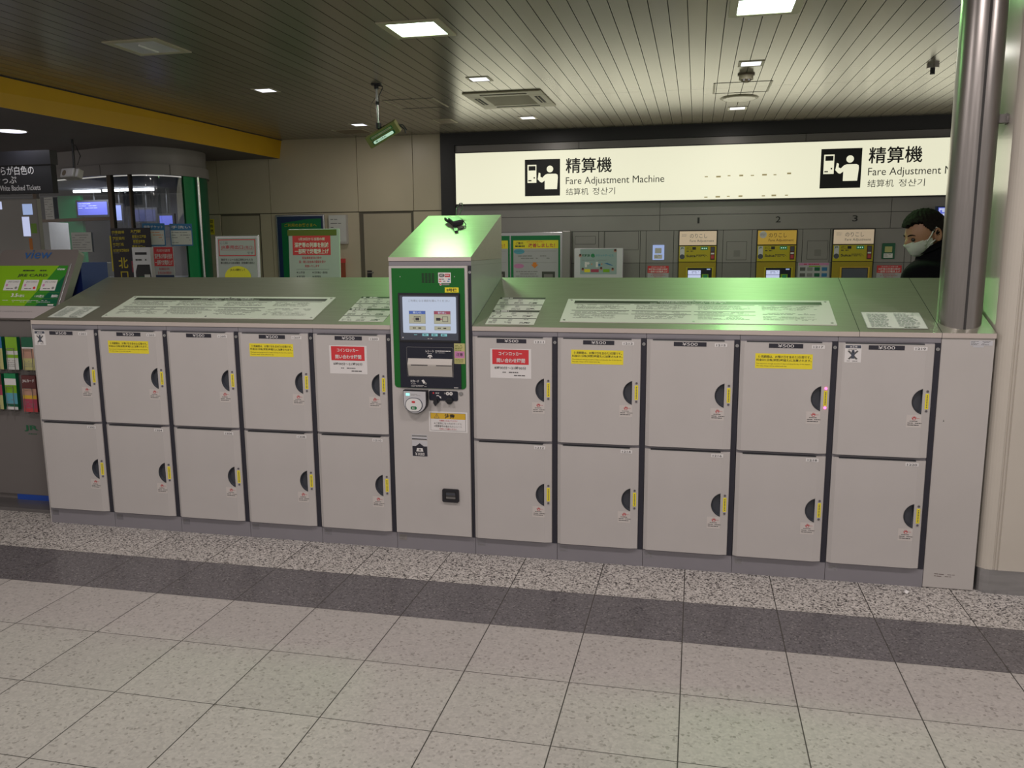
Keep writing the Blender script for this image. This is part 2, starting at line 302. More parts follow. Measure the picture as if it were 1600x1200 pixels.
class B:
    def __init__(s): s.v = []; s.f = []; s.m = []; s.mats = []; s.sm = []
    def mi(s, m):
        if m not in s.mats: s.mats.append(m)
        return s.mats.index(m)
    def face(s, pts, m, smooth=False):
        i = len(s.v); s.v.extend(Vector(p) for p in pts); s.f.append(tuple(range(i, i + len(pts)))); s.m.append(s.mi(m)); s.sm.append(smooth); return s
    def raw(s, vs, fs, m, smooth=False):
        i = len(s.v); s.v.extend(Vector(p) for p in vs); k = s.mi(m)
        for f in fs: s.f.append(tuple(i + a for a in f)); s.m.append(k); s.sm.append(smooth)
        return s
    def box(s, x0, y0, z0, x1, y1, z1, m):
        vs = [(x, y, z) for z in (z0, z1) for y in (y0, y1) for x in (x0, x1)]
        return s.raw(vs, [(0, 2, 3, 1), (4, 5, 7, 6), (0, 1, 5, 4), (2, 6, 7, 3), (0, 4, 6, 2), (1, 3, 7, 5)], m)
    def fbox(s, F, u0, v0, u1, v1, n0, n1, m):
        vs = [F.p(u, v, n) for n in (n0, n1) for v in (v0, v1) for u in (u0, u1)]
        return s.raw(vs, [(0, 2, 3, 1), (4, 5, 7, 6), (0, 1, 5, 4), (2, 6, 7, 3), (0, 4, 6, 2), (1, 3, 7, 5)], m)
    def rect(s, F, u0, v0, u1, v1, m, n=0.0): return s.face([F.p(u0, v0, n), F.p(u1, v0, n), F.p(u1, v1, n), F.p(u0, v1, n)], m)
    def poly(s, F, pts, m, n=0.0): return s.face([F.p(u, v, n) for u, v in pts], m)
    def disc(s, F, u, v, r, m, n=0.0, seg=20, ry=None): return s.face([F.p(u + r * math.cos(2 * PI * k / seg), v + (ry or r) * math.sin(2 * PI * k / seg), n) for k in range(seg)], m)
    def cyl(s, F, u, v, r, n0, n1, m, seg=20, r1=None, smooth=True):
        r1 = r if r1 is None else r1
        a = [F.p(u + r * math.cos(2 * PI * k / seg), v + r * math.sin(2 * PI * k / seg), n0) for k in range(seg)]
        b = [F.p(u + r1 * math.cos(2 * PI * k / seg), v + r1 * math.sin(2 * PI * k / seg), n1) for k in range(seg)]
        s.raw(a + b, [(k, (k + 1) % seg, seg + (k + 1) % seg, seg + k) for k in range(seg)], m, smooth)
        s.face(b, m); s.face(a[::-1], m); return s
    def prism(s, pts, axis_vec, m, smooth=False):
        """closed polygon (3D points) swept along axis_vec"""
        a = [Vector(p) for p in pts]; d = Vector(axis_vec); b = [p + d for p in a]; n = len(a)
        s.raw(a + b, [(k, (k + 1) % n, n + (k + 1) % n, n + k) for k in range(n)], m, smooth)
        s.face(a[::-1], m); s.face(b, m); return s
    def tube(s, pts, r, m, seg=8):
        pts = [Vector(p) for p in pts]; rings = []
        for i, p in enumerate(pts):
            t = (pts[min(i + 1, len(pts) - 1)] - pts[max(i - 1, 0)]).normalized()
            a = t.cross(Vector((0, 0, 1)));
            if a.length < 0.1: a = t.cross(Vector((1, 0, 0)))
            a.normalize(); b = t.cross(a)
            rr = r[i] if isinstance(r, (list, tuple)) else r
            rings.append([p + a * rr * math.cos(2 * PI * k / seg) + b * rr * math.sin(2 * PI * k / seg) for k in range(seg)])
        vs = [p for q in rings for p in q]; fs = []
        for i in range(len(pts) - 1):
            for k in range(seg): fs.append((i * seg + k, i * seg + (k + 1) % seg, (i + 1) * seg + (k + 1) % seg, (i + 1) * seg + k))
        s.raw(vs, fs, m, True); s.face(rings[0][::-1], m); s.face(rings[-1], m); return s
    def text(s, F, t, u0, v0, u1, v1, m, n=0.0, bold=0.0):
        vs, fs = text_mesh(t, bold)
        return s.raw([F.p(u0 + (u1 - u0) * x, v0 + (v1 - v0) * y, n) for x, y in vs], fs, m)
    def lines(s, F, u0, v0, u1, v1, rows, m, n=0.0, seed=1, fill=0.5, dens=0.8):
        """illegible small print: rows of broken dashes"""
        rd = random.Random(seed); h = (v1 - v0) / rows
        for r in range(rows):
            v = v1 - (r + 0.5) * h; u = u0; end = u1 - (u1 - u0) * (rd.random() * 0.25)
            while u < end:
                l = h * rd.uniform(0.6, 2.2)
                if rd.random() < dens: s.rect(F, u, v - h * fill / 2, min(end, u + l), v + h * fill / 2, m, n)
                u += l + h * 0.25
        return s
    def build(s, name, parent=None, loc=(0, 0, 0)):
        me = bpy.data.meshes.new(name); L = Vector(loc)
        me.from_pydata([tuple(v - L) for v in s.v], [], s.f)
        for m in s.mats: me.materials.append(M[m] if isinstance(m, str) else m)
        me.polygons.foreach_set('material_index', s.m); me.polygons.foreach_set('use_smooth', s.sm); me.update()
        o = bpy.data.objects.new(name, me); COL.objects.link(o)
        if parent is not None:
            o.parent = parent; o.location = L - _wloc(parent)
        else: o.location = L
        return o
def _wloc(o):
    l = Vector(o.location)
    while o.parent is not None: o = o.parent; l += Vector(o.location)
    return l
def bevel(o, w=0.003, seg=2, ang=30):
    md = o.modifiers.new('bevel', 'BEVEL'); md.width = w; md.segments = seg; md.limit_method = 'ANGLE'; md.angle_limit = math.radians(ang); return o
def tag(o, label, cat, group=None):
    o['label'] = label; o['category'] = cat
    if group: o['group'] = group
    return o
def thing(name, label, cat, loc=(0, 0, 0), group=None):
    o = bpy.data.objects.new(name, None); o.empty_display_size = 0.1; o.location = loc; COL.objects.link(o)
    return tag(o, label, cat, group)
def struct(o): o['kind'] = 'structure'; return o

# ------------------------------------------------------------------ setting: floor, ceiling, walls
b = B(); b.face([(-9, -10, 0), (10, -10, 0), (10, 9, 0), (-9, 9, 0)], 'floor'); struct(b.build('floor'))

b = B(); p0 = 3.4375; pitch = 0.1225; g = 0.0055
i = int((-3.2 - p0) / pitch)
while p0 + i * pitch < 9.5:
    x0 = p0 + i * pitch + g / 2; x1 = p0 + (i + 1) * pitch - g / 2
    for (ya, yb) in ((-9.5, 4.738), (4.742, 7.6)):
        prof = [(x0, CEIL + 0.012), (x0, CEIL), (x1, CEIL), (x1, CEIL + 0.012)]
        a = [(x, ya, z) for x, z in prof]; bb = [(x, yb, z) for x, z in prof]
        b.raw([a[1], a[2], bb[2], bb[1]], [(0, 1, 2, 3)], 'ceiling'); b.raw(a + bb, [(k, k + 1, 4 + k + 1, 4 + k) for k in (0, 2)], 'gapblack')
    i += 1
b.face([(-3.3, -9.5, CEIL + 0.012), (-3.3, 7.6, CEIL + 0.012), (9.6, 7.6, CEIL + 0.012), (9.6, -9.5, CEIL + 0.012)], 'gapblack')
struct(b.build('ceiling'))

# cream wall at the back left, with panel joints and door recesses
b = B()
FW = Fr((0, BACK, 0))
def wpanel(x0, z0, x1, z1, m='cream', dep=0.02): b.fbox(FW, x0 + .004, z0 + .004, x1 - .004, z1 - .004, -0.02, dep, m)
b.box(-3.6, BACK + 0.0, 0, 0.2, BACK + 0.12, 3.3, 'seamc')
xs = [-3.6, -3.225, -2.39, -1.035, -0.21, 0.2]
for k in range(5): wpanel(xs[k], 2.075, xs[k + 1], 3.2)
wpanel(-3.6, 0, -3.215, 2.07); wpanel(-2.57, 0, -2.39, 2.07); wpanel(-2.39, 0, -1.03, 2.07); wpanel(-0.22, 0, 0.2, 2.07)
struct(b.build('wall_back'))
for k, (x0, x1) in enumerate(((-3.205, -2.59), (-0.97, -0.26))):
    b = B(); b.fbox(FW, x0 - .01, 0, x1 + .01, 2.055, -0.02, 0.002, 'seamc'); b.fbox(FW, x0, 0.01, x1, 2.045, 0.002, 0.006, 'cream_door')
    d = struct(b.build('door_%d' % (k + 1)))
    if k == 1:
        h = B(); h.fbox(FW, x0 + .03, 1.08, x0 + .10, 1.25, 0.006, 0.015, 'black'); h.tube([FW.p(x0 + .05, 1.22, 0.015), FW.p(x0 + .05, 1.22, 0.05), FW.p(x0 + .14, 1.22, 0.05)], 0.01, 'alu'); h.build('door_handle', d)
# black frame and grey metal wall of the machine bay
b = B()
b.box(0.20, BACK - 0.05, 0, 0.40, BACK + 0.1, CEIL + 0.02, 'frame_blk')
b.box(0.40, BACK - 0.05, 2.935, 7.2, BACK + 0.1, CEIL + 0.02, 'frame_blk')
struct(b.build('trim_1'))
b = B()
b.box(0.40, BACK, 0, 7.2, BACK + 0.1, 2.935, 'seam')
def gp(x0, z0, x1, z1, m='gwall', d=0.012): b.box(x0 + .003, BACK - d, z0 + .003, x1 - .003, BACK + .02, z1 - .003, m)
gp(.4, 2.83, 2.1, 2.935, 'gwall2'); gp(2.1, 2.83, 4.95, 2.935, 'gwall2'); gp(4.95, 2.83, 7.2, 2.935, 'gwall2')
for x0, x1 in ((.4, 3.175), (3.175, 5.997), (5.997, 7.2)): gp(x0, 1.965, x1, 2.14); gp(x0, 1.765, x1, 1.965)
edges = [0.4, 2.02, 2.376, 2.449, 2.926, 3.005, 3.361, 3.430, 3.912, 3.99, 4.35, 4.412, 4.900, 4.969, 5.30, 5.328, 5.826, 6.182, 6.26, 6.6, 7.2]
for x0, x1 in zip(edges[:-1], edges[1:]):
    if (x0, x1) in ((3.430, 3.912), (4.412, 4.900), (5.328, 5.826)): continue
    gp(x0, 1.345, x1, 1.765); gp(x0, 0, x1, 1.345, 'gwall2')
struct(b.build('wall_right'))
for x0, z0, x1, z1 in ((2.06, 1.60, 2.33, 1.70), (2.46, 1.52, 2.90, 1.76), (4.04, 1.384, 4.285, 1.614), (5.033, 1.388, 5.275, 1.616)):
    b = B(); F = Fr((0, BACK - 0.012, 0)); b.fbox(F, x0, z0, x1, z1, 0, 0.004, 'gwall'); b.fbox(F, x0 - .004, z0 - .004, x1 + .004, z1 + .004, -0.001, 0.0015, 'seam')
    if z0 < 1.39: b.fbox(F, (x0 + x1) / 2 - .035, z0 + .04, (x0 + x1) / 2 + .045, z0 + .12, 0.004, 0.006, 'gwall2')
    o = b.build('service_hatch')
    tag(o, {2.06: 'small grey flap in the grey wall behind the travel screen, near the poster board', 2.46: 'grey hatch in the wall above the right side of the travel screen', 4.04: 'square grey hatch just left of the orange-headed fare machine', 5.033: 'square grey hatch just right of the orange-headed fare machine'}[x0], 'hatch', 'hatches in the machine wall')

# cream pillar at the right edge
b = B(); px0, px1, py0, py1, r = 4.960, 6.6, -0.010, 0.62, 0.058
ring = []
for k in range(9):
    a = PI + (PI / 2) * k / 8; ring.append((px0 + r + r * math.cos(a), py0 + r + r * math.sin(a)))
ring += [(5.018, py0), (5.021, py0 + .006), (5.028, py0 + .006), (5.030, py0), (5.034, py0), (5.036, py0 + .005), (5.040, py0 + .005), (5.042, py0), (px1, py0), (px1, py1), (px0, py1)]
b.prism([(x, y, 0.112) for x, y in ring], (0, 0, CEIL - 0.112), 'pillar')
for f_i in range(len(b.sm)): b.sm[f_i] = False
pil = struct(b.build('wall_pillar'))
b = B(); ring2 = [(px0 + r * 1.0 - .006 + (r + .006) * math.cos(PI + PI / 2 * k / 8) + .006, py0 + r + (r + .006) * math.sin(PI + PI / 2 * k / 8)) for k in range(9)] + [(px1, py0 - .006), (px1, py1), (px0 - .006, py1)]
b.prism([(x, y, 0) for x, y in ring2], (0, 0, 0.112), 'kick'); struct(b.build('baseboard_pillar'))

# stainless round column
b = B(); cx, cy, cr = 4.832, 0.125, 0.091; seg = 72
zc = 3.09; zb = 0.0
ang0 = math.atan2(-1, 0.18)
ringp = []
for k in range(seg):
    a = 2 * PI * k / seg; ringp.append((cx + cr * math.cos(a), cy + cr * math.sin(a)))
b.raw([(x, y, zb) for x, y in ringp] + [(x, y, zc) for x, y in ringp], [(k, (k + 1) % seg, seg + (k + 1) % seg, seg + k) for k in range(seg)], 'col', True)
b.face([(x, y, zc) for x, y in ringp], 'col')
ss = math.radians(-90)
for da, m_, rr in ((0, 'seam', .0012),):
    a0 = ss - 0.055; a1 = ss + 0.055; q = []
    for k in range(6):
        a = a0 + (a1 - a0) * k / 5; q.append((cx + (cr + rr) * math.cos(a), cy + (cr + rr) * math.sin(a)))
    b.raw([(x, y, zb) for x, y in q] + [(x, y, zc) for x, y in q], [(k, k + 1, 6 + k + 1, 6 + k) for k in range(5)], m_, True)
o = struct(b.build('pillar_round_steel')); o.name = 'trim_2'
b = B(); F = Fr((cx, cy, 2.11), (0, 1, 0), (0, 0, 1))
b.fbox(F, -0.02, -0.018, 0.02, 0.018, cr - .004, 0.128, 'gwall2'); b.cyl(F, 0, 0, 0.024, 0.117, 0.125, 'gwall')
b.build('bracket', o, (cx, cy, 2.11))

# yellow beam and dark soffit over the ticket office
b = B()
tA, tB = (-2.53, -2.0), (-2.165, BACK); bA, bB = (-2.68, -2.0), (-2.21, BACK)
b.face([(bA[0], bA[1], 2.84), (bB[0], bB[1], 2.84), (tB[0], tB[1], CEIL), (tA[0], tA[1], CEIL)], 'ybeam')
b.face([(tA[0], tA[1], CEIL), (bA[0], bA[1], 2.84), (-9, -2, 2.84), (-9, -2, CEIL)], 'ybeam')
b.face([(bA[0], bA[1], 2.84), (-9, -2, 2.84), (-9, 7.6, 2.84), (-3.0, 7.6, 2.84), (-3.0, BACK, 2.84), (bB[0], bB[1], 2.84)], 'soffit')
struct(b.build('trim_3'))
b = B()
for k in range(2): b.tube([(tA[0] - .004 + .012 * k, tA[1], CEIL - .004), (tB[0] - .004 + .012 * k, tB[1] - .01, CEIL - .004)], 0.004, 'black', 6)
struct(b.build('trim_4'))

# ------------------------------------------------------------------ ticket office with curved glass front
ctrl = [(-8.0, 6.5), (-6.5, 6.25), (-5.46, 5.97), (-4.41, 5.64), (-3.69, 5.41), (-3.15, 5.38), (-2.88, 5.64), (-2.79, 6.05), (-2.85, 6.35), (-3.10, 6.72), (-3.48, 7.12)]
def crom(P, n):
    out = []
    for i in range(1, len(P) - 2):
        for k in range(n):
            t = k / n; p = []
            for d in range(2):
                a, b_, c, e = P[i - 1][d], P[i][d], P[i + 1][d], P[i + 2][d]
                p.append(0.5 * (2 * b_ + (c - a) * t + (2 * a - 5 * b_ + 4 * c - e) * t * t + (3 * b_ - 3 * c + e - a) * t ** 3))
            out.append(tuple(p))
    out.append(P[-2]); return out
fc = crom([ctrl[0]] + ctrl + [ctrl[-1]], 8)
fc = [p for p in fc] + [ctrl[-1]]
def offs(P, d):
    out = []
    for i, p in enumerate(P):
        a = P[max(0, i - 1)]; c = P[min(len(P) - 1, i + 1)]; t = Vector((c[0] - a[0], c[1] - a[1]))
        if t.length < 1e-6: t = Vector((0, 1))
        t.normalize(); out.append((p[0] + t.y * d, p[1] - t.x * d))
    return out
def ribbon(b, P, z0, z1, m, d0=0.0, d1=0.03, smooth=True):
    A = offs(P, d0); C = offs(P, d1); n = len(P)
    for (Q, flip) in ((C, False), (A, True)):
        fs = [(k, k + 1, n + k + 1, n + k) for k in range(n - 1)]
        b.raw([(x, y, z0) for x, y in Q] + [(x, y, z1) for x, y in Q], fs if not flip else [f[::-1] for f in fs], m, smooth)
    for z in (z0, z1):
        b.raw([(x, y, z) for x, y in A] + [(x, y, z) for x, y in C], [(k, k + 1, n + k + 1, n + k) for k in range(n - 1)], m)
def sub(P, xa, xb): return [p for p in P if xa <= p[0] <= xb]
def at_x(x):
    for a, c in zip(fc[:-1], fc[1:]):
        if a[0] <= x <= c[0] and c[0] > a[0] and a[1] < 6.6:
            t = (x - a[0]) / (c[0] - a[0]); tv = Vector((c[0] - a[0], c[1] - a[1])).normalized()
            return a[0] + t * (c[0] - a[0]), a[1] + t * (c[1] - a[1]), tv
    return fc[-1][0], fc[-1][1], Vector((0, 1))
office = thing('ticket_office', 'curved glass-fronted ticket office with grey fascia under the yellow beam', 'ticket office', (-4.5, 6.0, 0))
b = B(); ribbon(b, fc, 2.63, 2.84, 'fascia', -0.05, 0.0)
b.build('upper_fascia', office)
b = B(); ribbon(b, fc, 2.50, 2.628, 'fascia', -0.05, 0.03)
for x in (-3.72, -2.90):
    X, Y, t = at_x(x); F = Fr((X, Y, 2.50), (t.x, t.y, 0), (0, 0, 1)); b.rect(F, -0.004, 0, 0.004, 0.128, 'seam', 0.032)
b.build('lower_fascia', office)
b = B(); ribbon(b, fc, 0.0, 0.9, 'gwall', -0.04, 0.0); b.build('dado_panel', office)
g1 = [p for p in fc if p[1] < 5.80 or p[0] < -4.0]
g1 = [p for p in g1 if not (p[0] > -3.6 and p[1] > 5.80)]
b = B(); n = len(g1); b.raw([(x, y, 0.9) for x, y in g1] + [(x, y, 2.5) for x, y in g1], [(k, k + 1, n + k + 1, n + k) for k in range(n - 1)], 'glass', True); b.build('glass_front', office)
g2 = [p for p in fc if p not in g1 and p[0] > -3.6]; g2 = [g1[-1]] + g2
gA = [p for p in g2 if p[1] < 6.02]; gB = [gA[-1]] + [p for p in g2 if p[1] >= 6.02]
b = B(); ribbon(b, gA, 0.9, 2.5, 'gpanel', -0.03, 0.0); b.build('green_panel', office)
b = B(); ribbon(b, gB, 0.9, 2.5, 'gpanel_dk', -0.03, 0.0); b.build('green_panel', office)['label'] = 'darker green side panel'
b = B(); b.tube([(gA[-1][0] + .035, gA[-1][1], 0.0), (gA[-1][0] + .035, gA[-1][1], 2.5)], 0.022, 'chrome', 14); b.build('chrome_post', office)
for x, w_ in ((-3.60, 0.028), (-5.15, 0.03), (-3.29, 0.010), (-6.4, 0.03)):
    X, Y, t = at_x(x); b = B(); b.box(X - w_, Y - .03, 0.9, X + w_, Y + .03, 2.5, 'mullion'); b.build('mullion', office)
P = sub(fc, -5.2, -3.58); b = B(); ribbon(b, P, 1.945, 1.985, 'mullion', -0.02, 0.03); b.build('transom', office)
# office room behind the glass
b = B()
b.box(-8.4, 8.6, 0, -2.8, 8.7, 2.5, 'office_wall'); b.box(-3.0, 7.45, 0, -2.9, 8.6, 2.5, 'office_wall'); b.box(-8.5, 6.6, 0, -8.4, 8.7, 2.5, 'office_wall')
struct(b.build('wall_office'))
b = B(); b.face([(x, y, 2.49) for x, y in offs(fc, -.09) if x > -8.35] + [(-3.5, 8.59, 2.49), (-8.35, 8.59, 2.49)], 'office_wall'); struct(b.build('ceiling_office'))

def screen_thing(name, label, x0, z0, x1, z1, y, m, depth=0.05, rot=0.0, extra=None):
    t = thing(name, label, 'screen', ((x0 + x1) / 2, y, z0))
    b = B(); F = Fr((0, y, 0)); b.fbox(F, x0 - .03, z0 - .03, x1 + .03, z1 + .03, -depth, 0, 'black'); b.build('casing', t)
    b = B(); b.rect(F, x0, z0, x1, z1, m, 0.002)
    if extra: extra(b, F)
    b.build('screen', t)
    b = B(); b.tube([((x0 + x1) / 2, y + depth + .01, z1 - .05), ((x0 + x1) / 2, y + depth + .01, 2.5)], 0.015, 'black', 8); b.build('hanger', t)
    t.rotation_euler[2] = rot
    return t
screen_thing('wall_display', 'wide blue-lit display hanging inside the ticket office, behind the left pane', -5.86, 2.11, -5.33, 2.31, 7.5, 'bluescreen', extra=lambda b, F: b.lines(F, -5.84, 2.2, -5.5, 2.3, 3, 'palewhite', .003, 5, .2))
screen_thing('wall_display', 'narrow pale blue display inside the office, right of the bronze mullion', -5.22, 2.02, -5.08, 2.25, 7.5, 'bluescreen2')
screen_thing('wall_display', 'dim dark blue display in the middle of the office room', -4.90, 2.0, -4.52, 2.18, 7.55, mat('dim_display', (0.02, 0.02, 0.05), 0.2, emit=0.12, ecol=(0.2, 0.25, 0.6)))
screen_thing('wall_display', 'violet-blue lit display low inside the office, above the blue notices', -4.42, 1.94, -4.20, 2.08, 7.5, 'bluescreen')
b = B()
for x0, x1, y in ((-5.75, -5.3, 7.3), (-5.15, -4.3, 7.2)):
    b.box(x0, y, 2.44, x1, y + .05, 2.475, 'lampwhite')
    o = b.build('fluorescent_lamp', None, ((x0 + x1) / 2, y, 2.47)); b = B()
    tag(o, 'lit white tube lamp on the office ceiling, %s' % ('shorter, left of the mullion' if x0 < -5.2 else 'longer, behind the curved pane'), 'lamp', 'office tube lamps')
area_light('office_glow', (-5.0, 7.3, 2.42), 1.6, 0.3, 22, (0.9, 0.93, 1.0))
# white cabinet, green partition, clutter inside the office
t = thing('cabinet', 'pale metal cabinet standing behind the left office pane', 'cabinet', (-5.3, 6.9, 0))
b = B(); b.box(-6.15, 6.7, 0, -5.72, 7.1, 1.98, 'panel_beige'); bevel(b.build('body', t)); b = B(); b.box(-5.82, 6.69, 1.2, -5.80, 6.70, 1.35, 'black'); b.build('handle', t)
b = B(); b.box(-6.30, 7.6, 0, -5.88, 7.66, 2.42, 'gpanel'); tag(b.build('partition', None, (-5.7, 7.63, 0)), 'green partition panel standing inside the ticket office', 'partition')
b = B(); b.box(-5.5, 7.75, 0, -3.9, 8.1, 1.75, 'stand'); tag(b.build('office_shelf', None, (-4.7, 7.9, 0)), 'dark grey shelving at the back of the ticket office', 'shelf')
t = thing('office_desk', 'dark counter desk inside the ticket office behind the curved glass', 'desk', (-4.0, 6.6, 0))
b = B(); b.box(-5.3, 6.2, 0, -3.3, 6.8, 1.15, 'office_wall'); b.build('body', t); b = B(); b.box(-5.35, 6.15, 1.15, -3.25, 6.85, 1.19, 'stand'); b.build('worktop', t)
for x, y, w_, h_, m_, l_ in ((-4.9, 6.4, .10, .12, 'orange', 'small orange carton on the office desk'), (-4.75, 6.45, .16, .20, 'acplate', 'tan file box on the office desk'), (-4.45, 6.4, .12, .26, 'blueprint', 'blue file box on the office desk, near the black route sign'), (-5.15, 6.42, .12, .2, 'white', 'white file box at the left end of the office desk')):
    b = B(); b.box(x, y, 1.19, x + w_, y + .2, 1.19 + h_, m_); bevel(tag(b.build('file_box', None, (x, y, 1.19)), l_, 'box', 'boxes on the office desk'), .004)
# clear vinyl sheets hanging in the window
b = B(); vs = []; nx, nz = 40, 6
for zz in range(nz + 1):
    for k in range(nx + 1):
        x = -5.05 + 1.40 * k / nx; X, Y, t_ = at_x(x); vs.append((x, Y + .10 + .035 * math.sin(k * 1.3) * (1 - .3 * zz / nz), 0.95 + 1.0 * zz / nz))
b.raw(vs, [(j * (nx + 1) + k, j * (nx + 1) + k + 1, (j + 1) * (nx + 1) + k + 1, (j + 1) * (nx + 1) + k) for j in range(nz) for k in range(nx)], 'film', True)
tag(b.build('vinyl_curtain', None, (-4.4, 5.8, 0.95)), 'crinkled clear vinyl sheet hanging behind the left office window', 'curtain')
b = B(); vs = []
for zz in range(nz + 1):
    for k in range(nx + 1):
        x = -3.55 + 0.60 * k / nx; X, Y, t_ = at_x(x); vs.append((x, Y + .10 + .04 * math.sin(k * 1.1 + zz * .4), 0.95 + 1.4 * zz / nz))
b.raw(vs, [(j * (nx + 1) + k, j * (nx + 1) + k + 1, (j + 1) * (nx + 1) + k + 1, (j + 1) * (nx + 1) + k) for j in range(nz) for k in range(nx)], 'film', True)
tag(b.build('vinyl_curtain', None, (-3.4, 5.6, 0.95)), 'crinkled clear vinyl sheet hanging behind the curved pane', 'curtain')

def facade_frame(x, off=0.02):
    X, Y, t = at_x(x); F = Fr((X, Y, 0), (t.x, t.y, 0), (0, 0, 1)); F.O = F.O + F.N * off; return F
# notices stuck to the office glass
F = facade_frame(-4.22, 0.03); F.U = Vector((1, -.25, 0)).normalized(); F.N = F.U.cross(F.V)
b = B(); b.fbox(F, -0.19, 1.545, 0.20, 1.80, -.002, .001, 'paper')
b.lines(F, -.17, 1.56, .19, 1.78, 7, 'inkmid', .002, 11, .22)
tag(b.build('calendar_sheet', None, tuple(F.p(0, 1.55))), 'white printed timetable sheet hung behind the left office window', 'notice')
F = facade_frame(-5.05, .03)
b = B(); b.fbox(F, 0.12, 1.98, 0.32, 2.27, -.002, .001, 'paper'); b.lines(F, .13, 2.0, .31, 2.26, 8, 'inkmid', .002, 12, .2)
tag(b.build('notice_sheet', None, tuple(F.p(.2, 1.98))), 'pale green-white notice high in the left office window, beside the black sign', 'notice', 'notices on the office glass')
b = B(); F = facade_frame(-5.3, .03); b.fbox(F, -.05, 1.50, .14, 1.82, -.002, .001, 'paper'); b.lines(F, -.04, 1.52, .10, 1.80, 5, 'orange', .002, 13, .35); b.rect(F, .11, 1.5, .14, 1.78, 'yellow', .002)
tag(b.build('notice_sheet', None, tuple(F.p(0, 1.5))), 'notice with orange lines and yellow edge, left of the bronze window post', 'notice', 'notices on the office glass')
# black and yellow route sign
F = Fr((-3.585, 5.30, 0), (1, -0.02, 0), (0, 0, 1)); t = thing('route_sign', 'dark upright direction sign with yellow Japanese text and red arrow', 'sign', (-3.3, 5.30, 0))
b = B(); b.fbox(F, 0, .95, .57, 1.84, -.015, 0, 'dpurple'); b.rect(F, -.02, 1.30, 0.0, 1.745, 'ytext', .001)
rows = [('四季劇場', .02, 1.79, .20), ('港区役所', .02, 1.715, .20), ('竹芝桟橋', .02, 1.64, .18), ('旧芝離宮恩賜庭園', .02, 1.565, .25), ('大門駅', .29, 1.80, .44), ('都営大江戸線', .31, 1.735, .51), ('都営浅草線', .32, 1.675, .49), ('東京タワー', .30, 1.61, .49), ('増上寺', .30, 1.54, .41), ('へは', .48, 1.545, .55)]
for s_, u, v, u1 in rows:
    b.text(F, s_, u, v - .02, u1, v + .018, 'ytext', .001, .012)
    b.lines(F, u, v - .04, u + .11, v - .024, 1, 'inkmid', .001, int(v * 999), .5)
b.text(F, '北', .08, 1.34, .22, 1.475, 'ytext', .001, .02); b.text(F, '口', .10, 1.20, .21, 1.30, 'ytext', .001, .02)
b.poly(F, [(.27, 1.29), (.40, 1.29), (.40, 1.225), (.565, 1.355), (.40, 1.48), (.40, 1.43), (.27, 1.43)], 'magenta', .001)
b.text(F, 'エスカレータを降り', .28, 1.35, .53, 1.38, 'ytext', .002, .01); b.text(F, '直進', .35, 1.30, .42, 1.335, 'ytext', .002, .01)
b.build('sign_board', t)
b = B(); b.box(-3.5, 5.29, 0, -3.46, 5.36, .96, 'black'); b.box(-3.14, 5.29, 0, -3.10, 5.36, .96, 'black'); b.box(-3.58, 5.27, 0, -3.0, 5.35, .02, 'black'); b.build('stand', t)
for x, s_, lab in ((-3.03, '特急チケット', 'blue-headed ticket notice on the curved glass, the left one'), (-2.845, '手洗い', 'blue-headed hand washing notice on the curved glass, the right one')):
    X, Y, tv = at_x(x); F = Fr((X, Y - .03, 0), (0.86, 0.5 if x > -2.9 else .3, 0), (0, 0, 1)); F.O += F.N * .05
    b = B(); w2 = .135; b.fbox(F, -w2, 1.615, w2, 1.895, -.003, .001, 'blueprint'); b.rect(F, -w2 + .012, 1.63, w2 - .012, 1.81, 'paper', .002)
    b.text(F, s_, -w2 + .02, 1.835, w2 - .02, 1.87, 'white', .002, .01); b.lines(F, -w2 + .02, 1.64, w2 - .02, 1.80, 5, 'orange' if x < -2.9 else 'inkmid', .003, 31, .25, .5)
    tag(b.build('notice_sheet', None, tuple(F.p(0, 1.62))), lab, 'notice', 'notices on the office glass')
t = thing('card_terminal', 'pale grey standing terminal with a black front before the office', 'terminal', (-2.98, 5.1, 0))
F = Fr((-2.98, 5.05, 0)); b = B(); b.fbox(F, -.13, 0, .12, 1.60, -.2, 0, 'silver'); b.build('body', t)
b = B(); b.fbox(F, -.09, 1.51, .07, 1.54, 0, .003, 'black'); b.poly(F, [(-.10, 1.15), (-.10, 1.30), (-.07, 1.39), (.10, 1.39), (.12, 1.15)], 'black', .002); b.rect(F, .02, 1.20, .10, 1.27, 'white', .003); b.rect(F, -.06, 1.2, .02, 1.245, 'teal', .003); b.lines(F, -.09, 1.435, .08, 1.46, 1, 'ink', .002, 9, .8); b.build('front_panel', t)
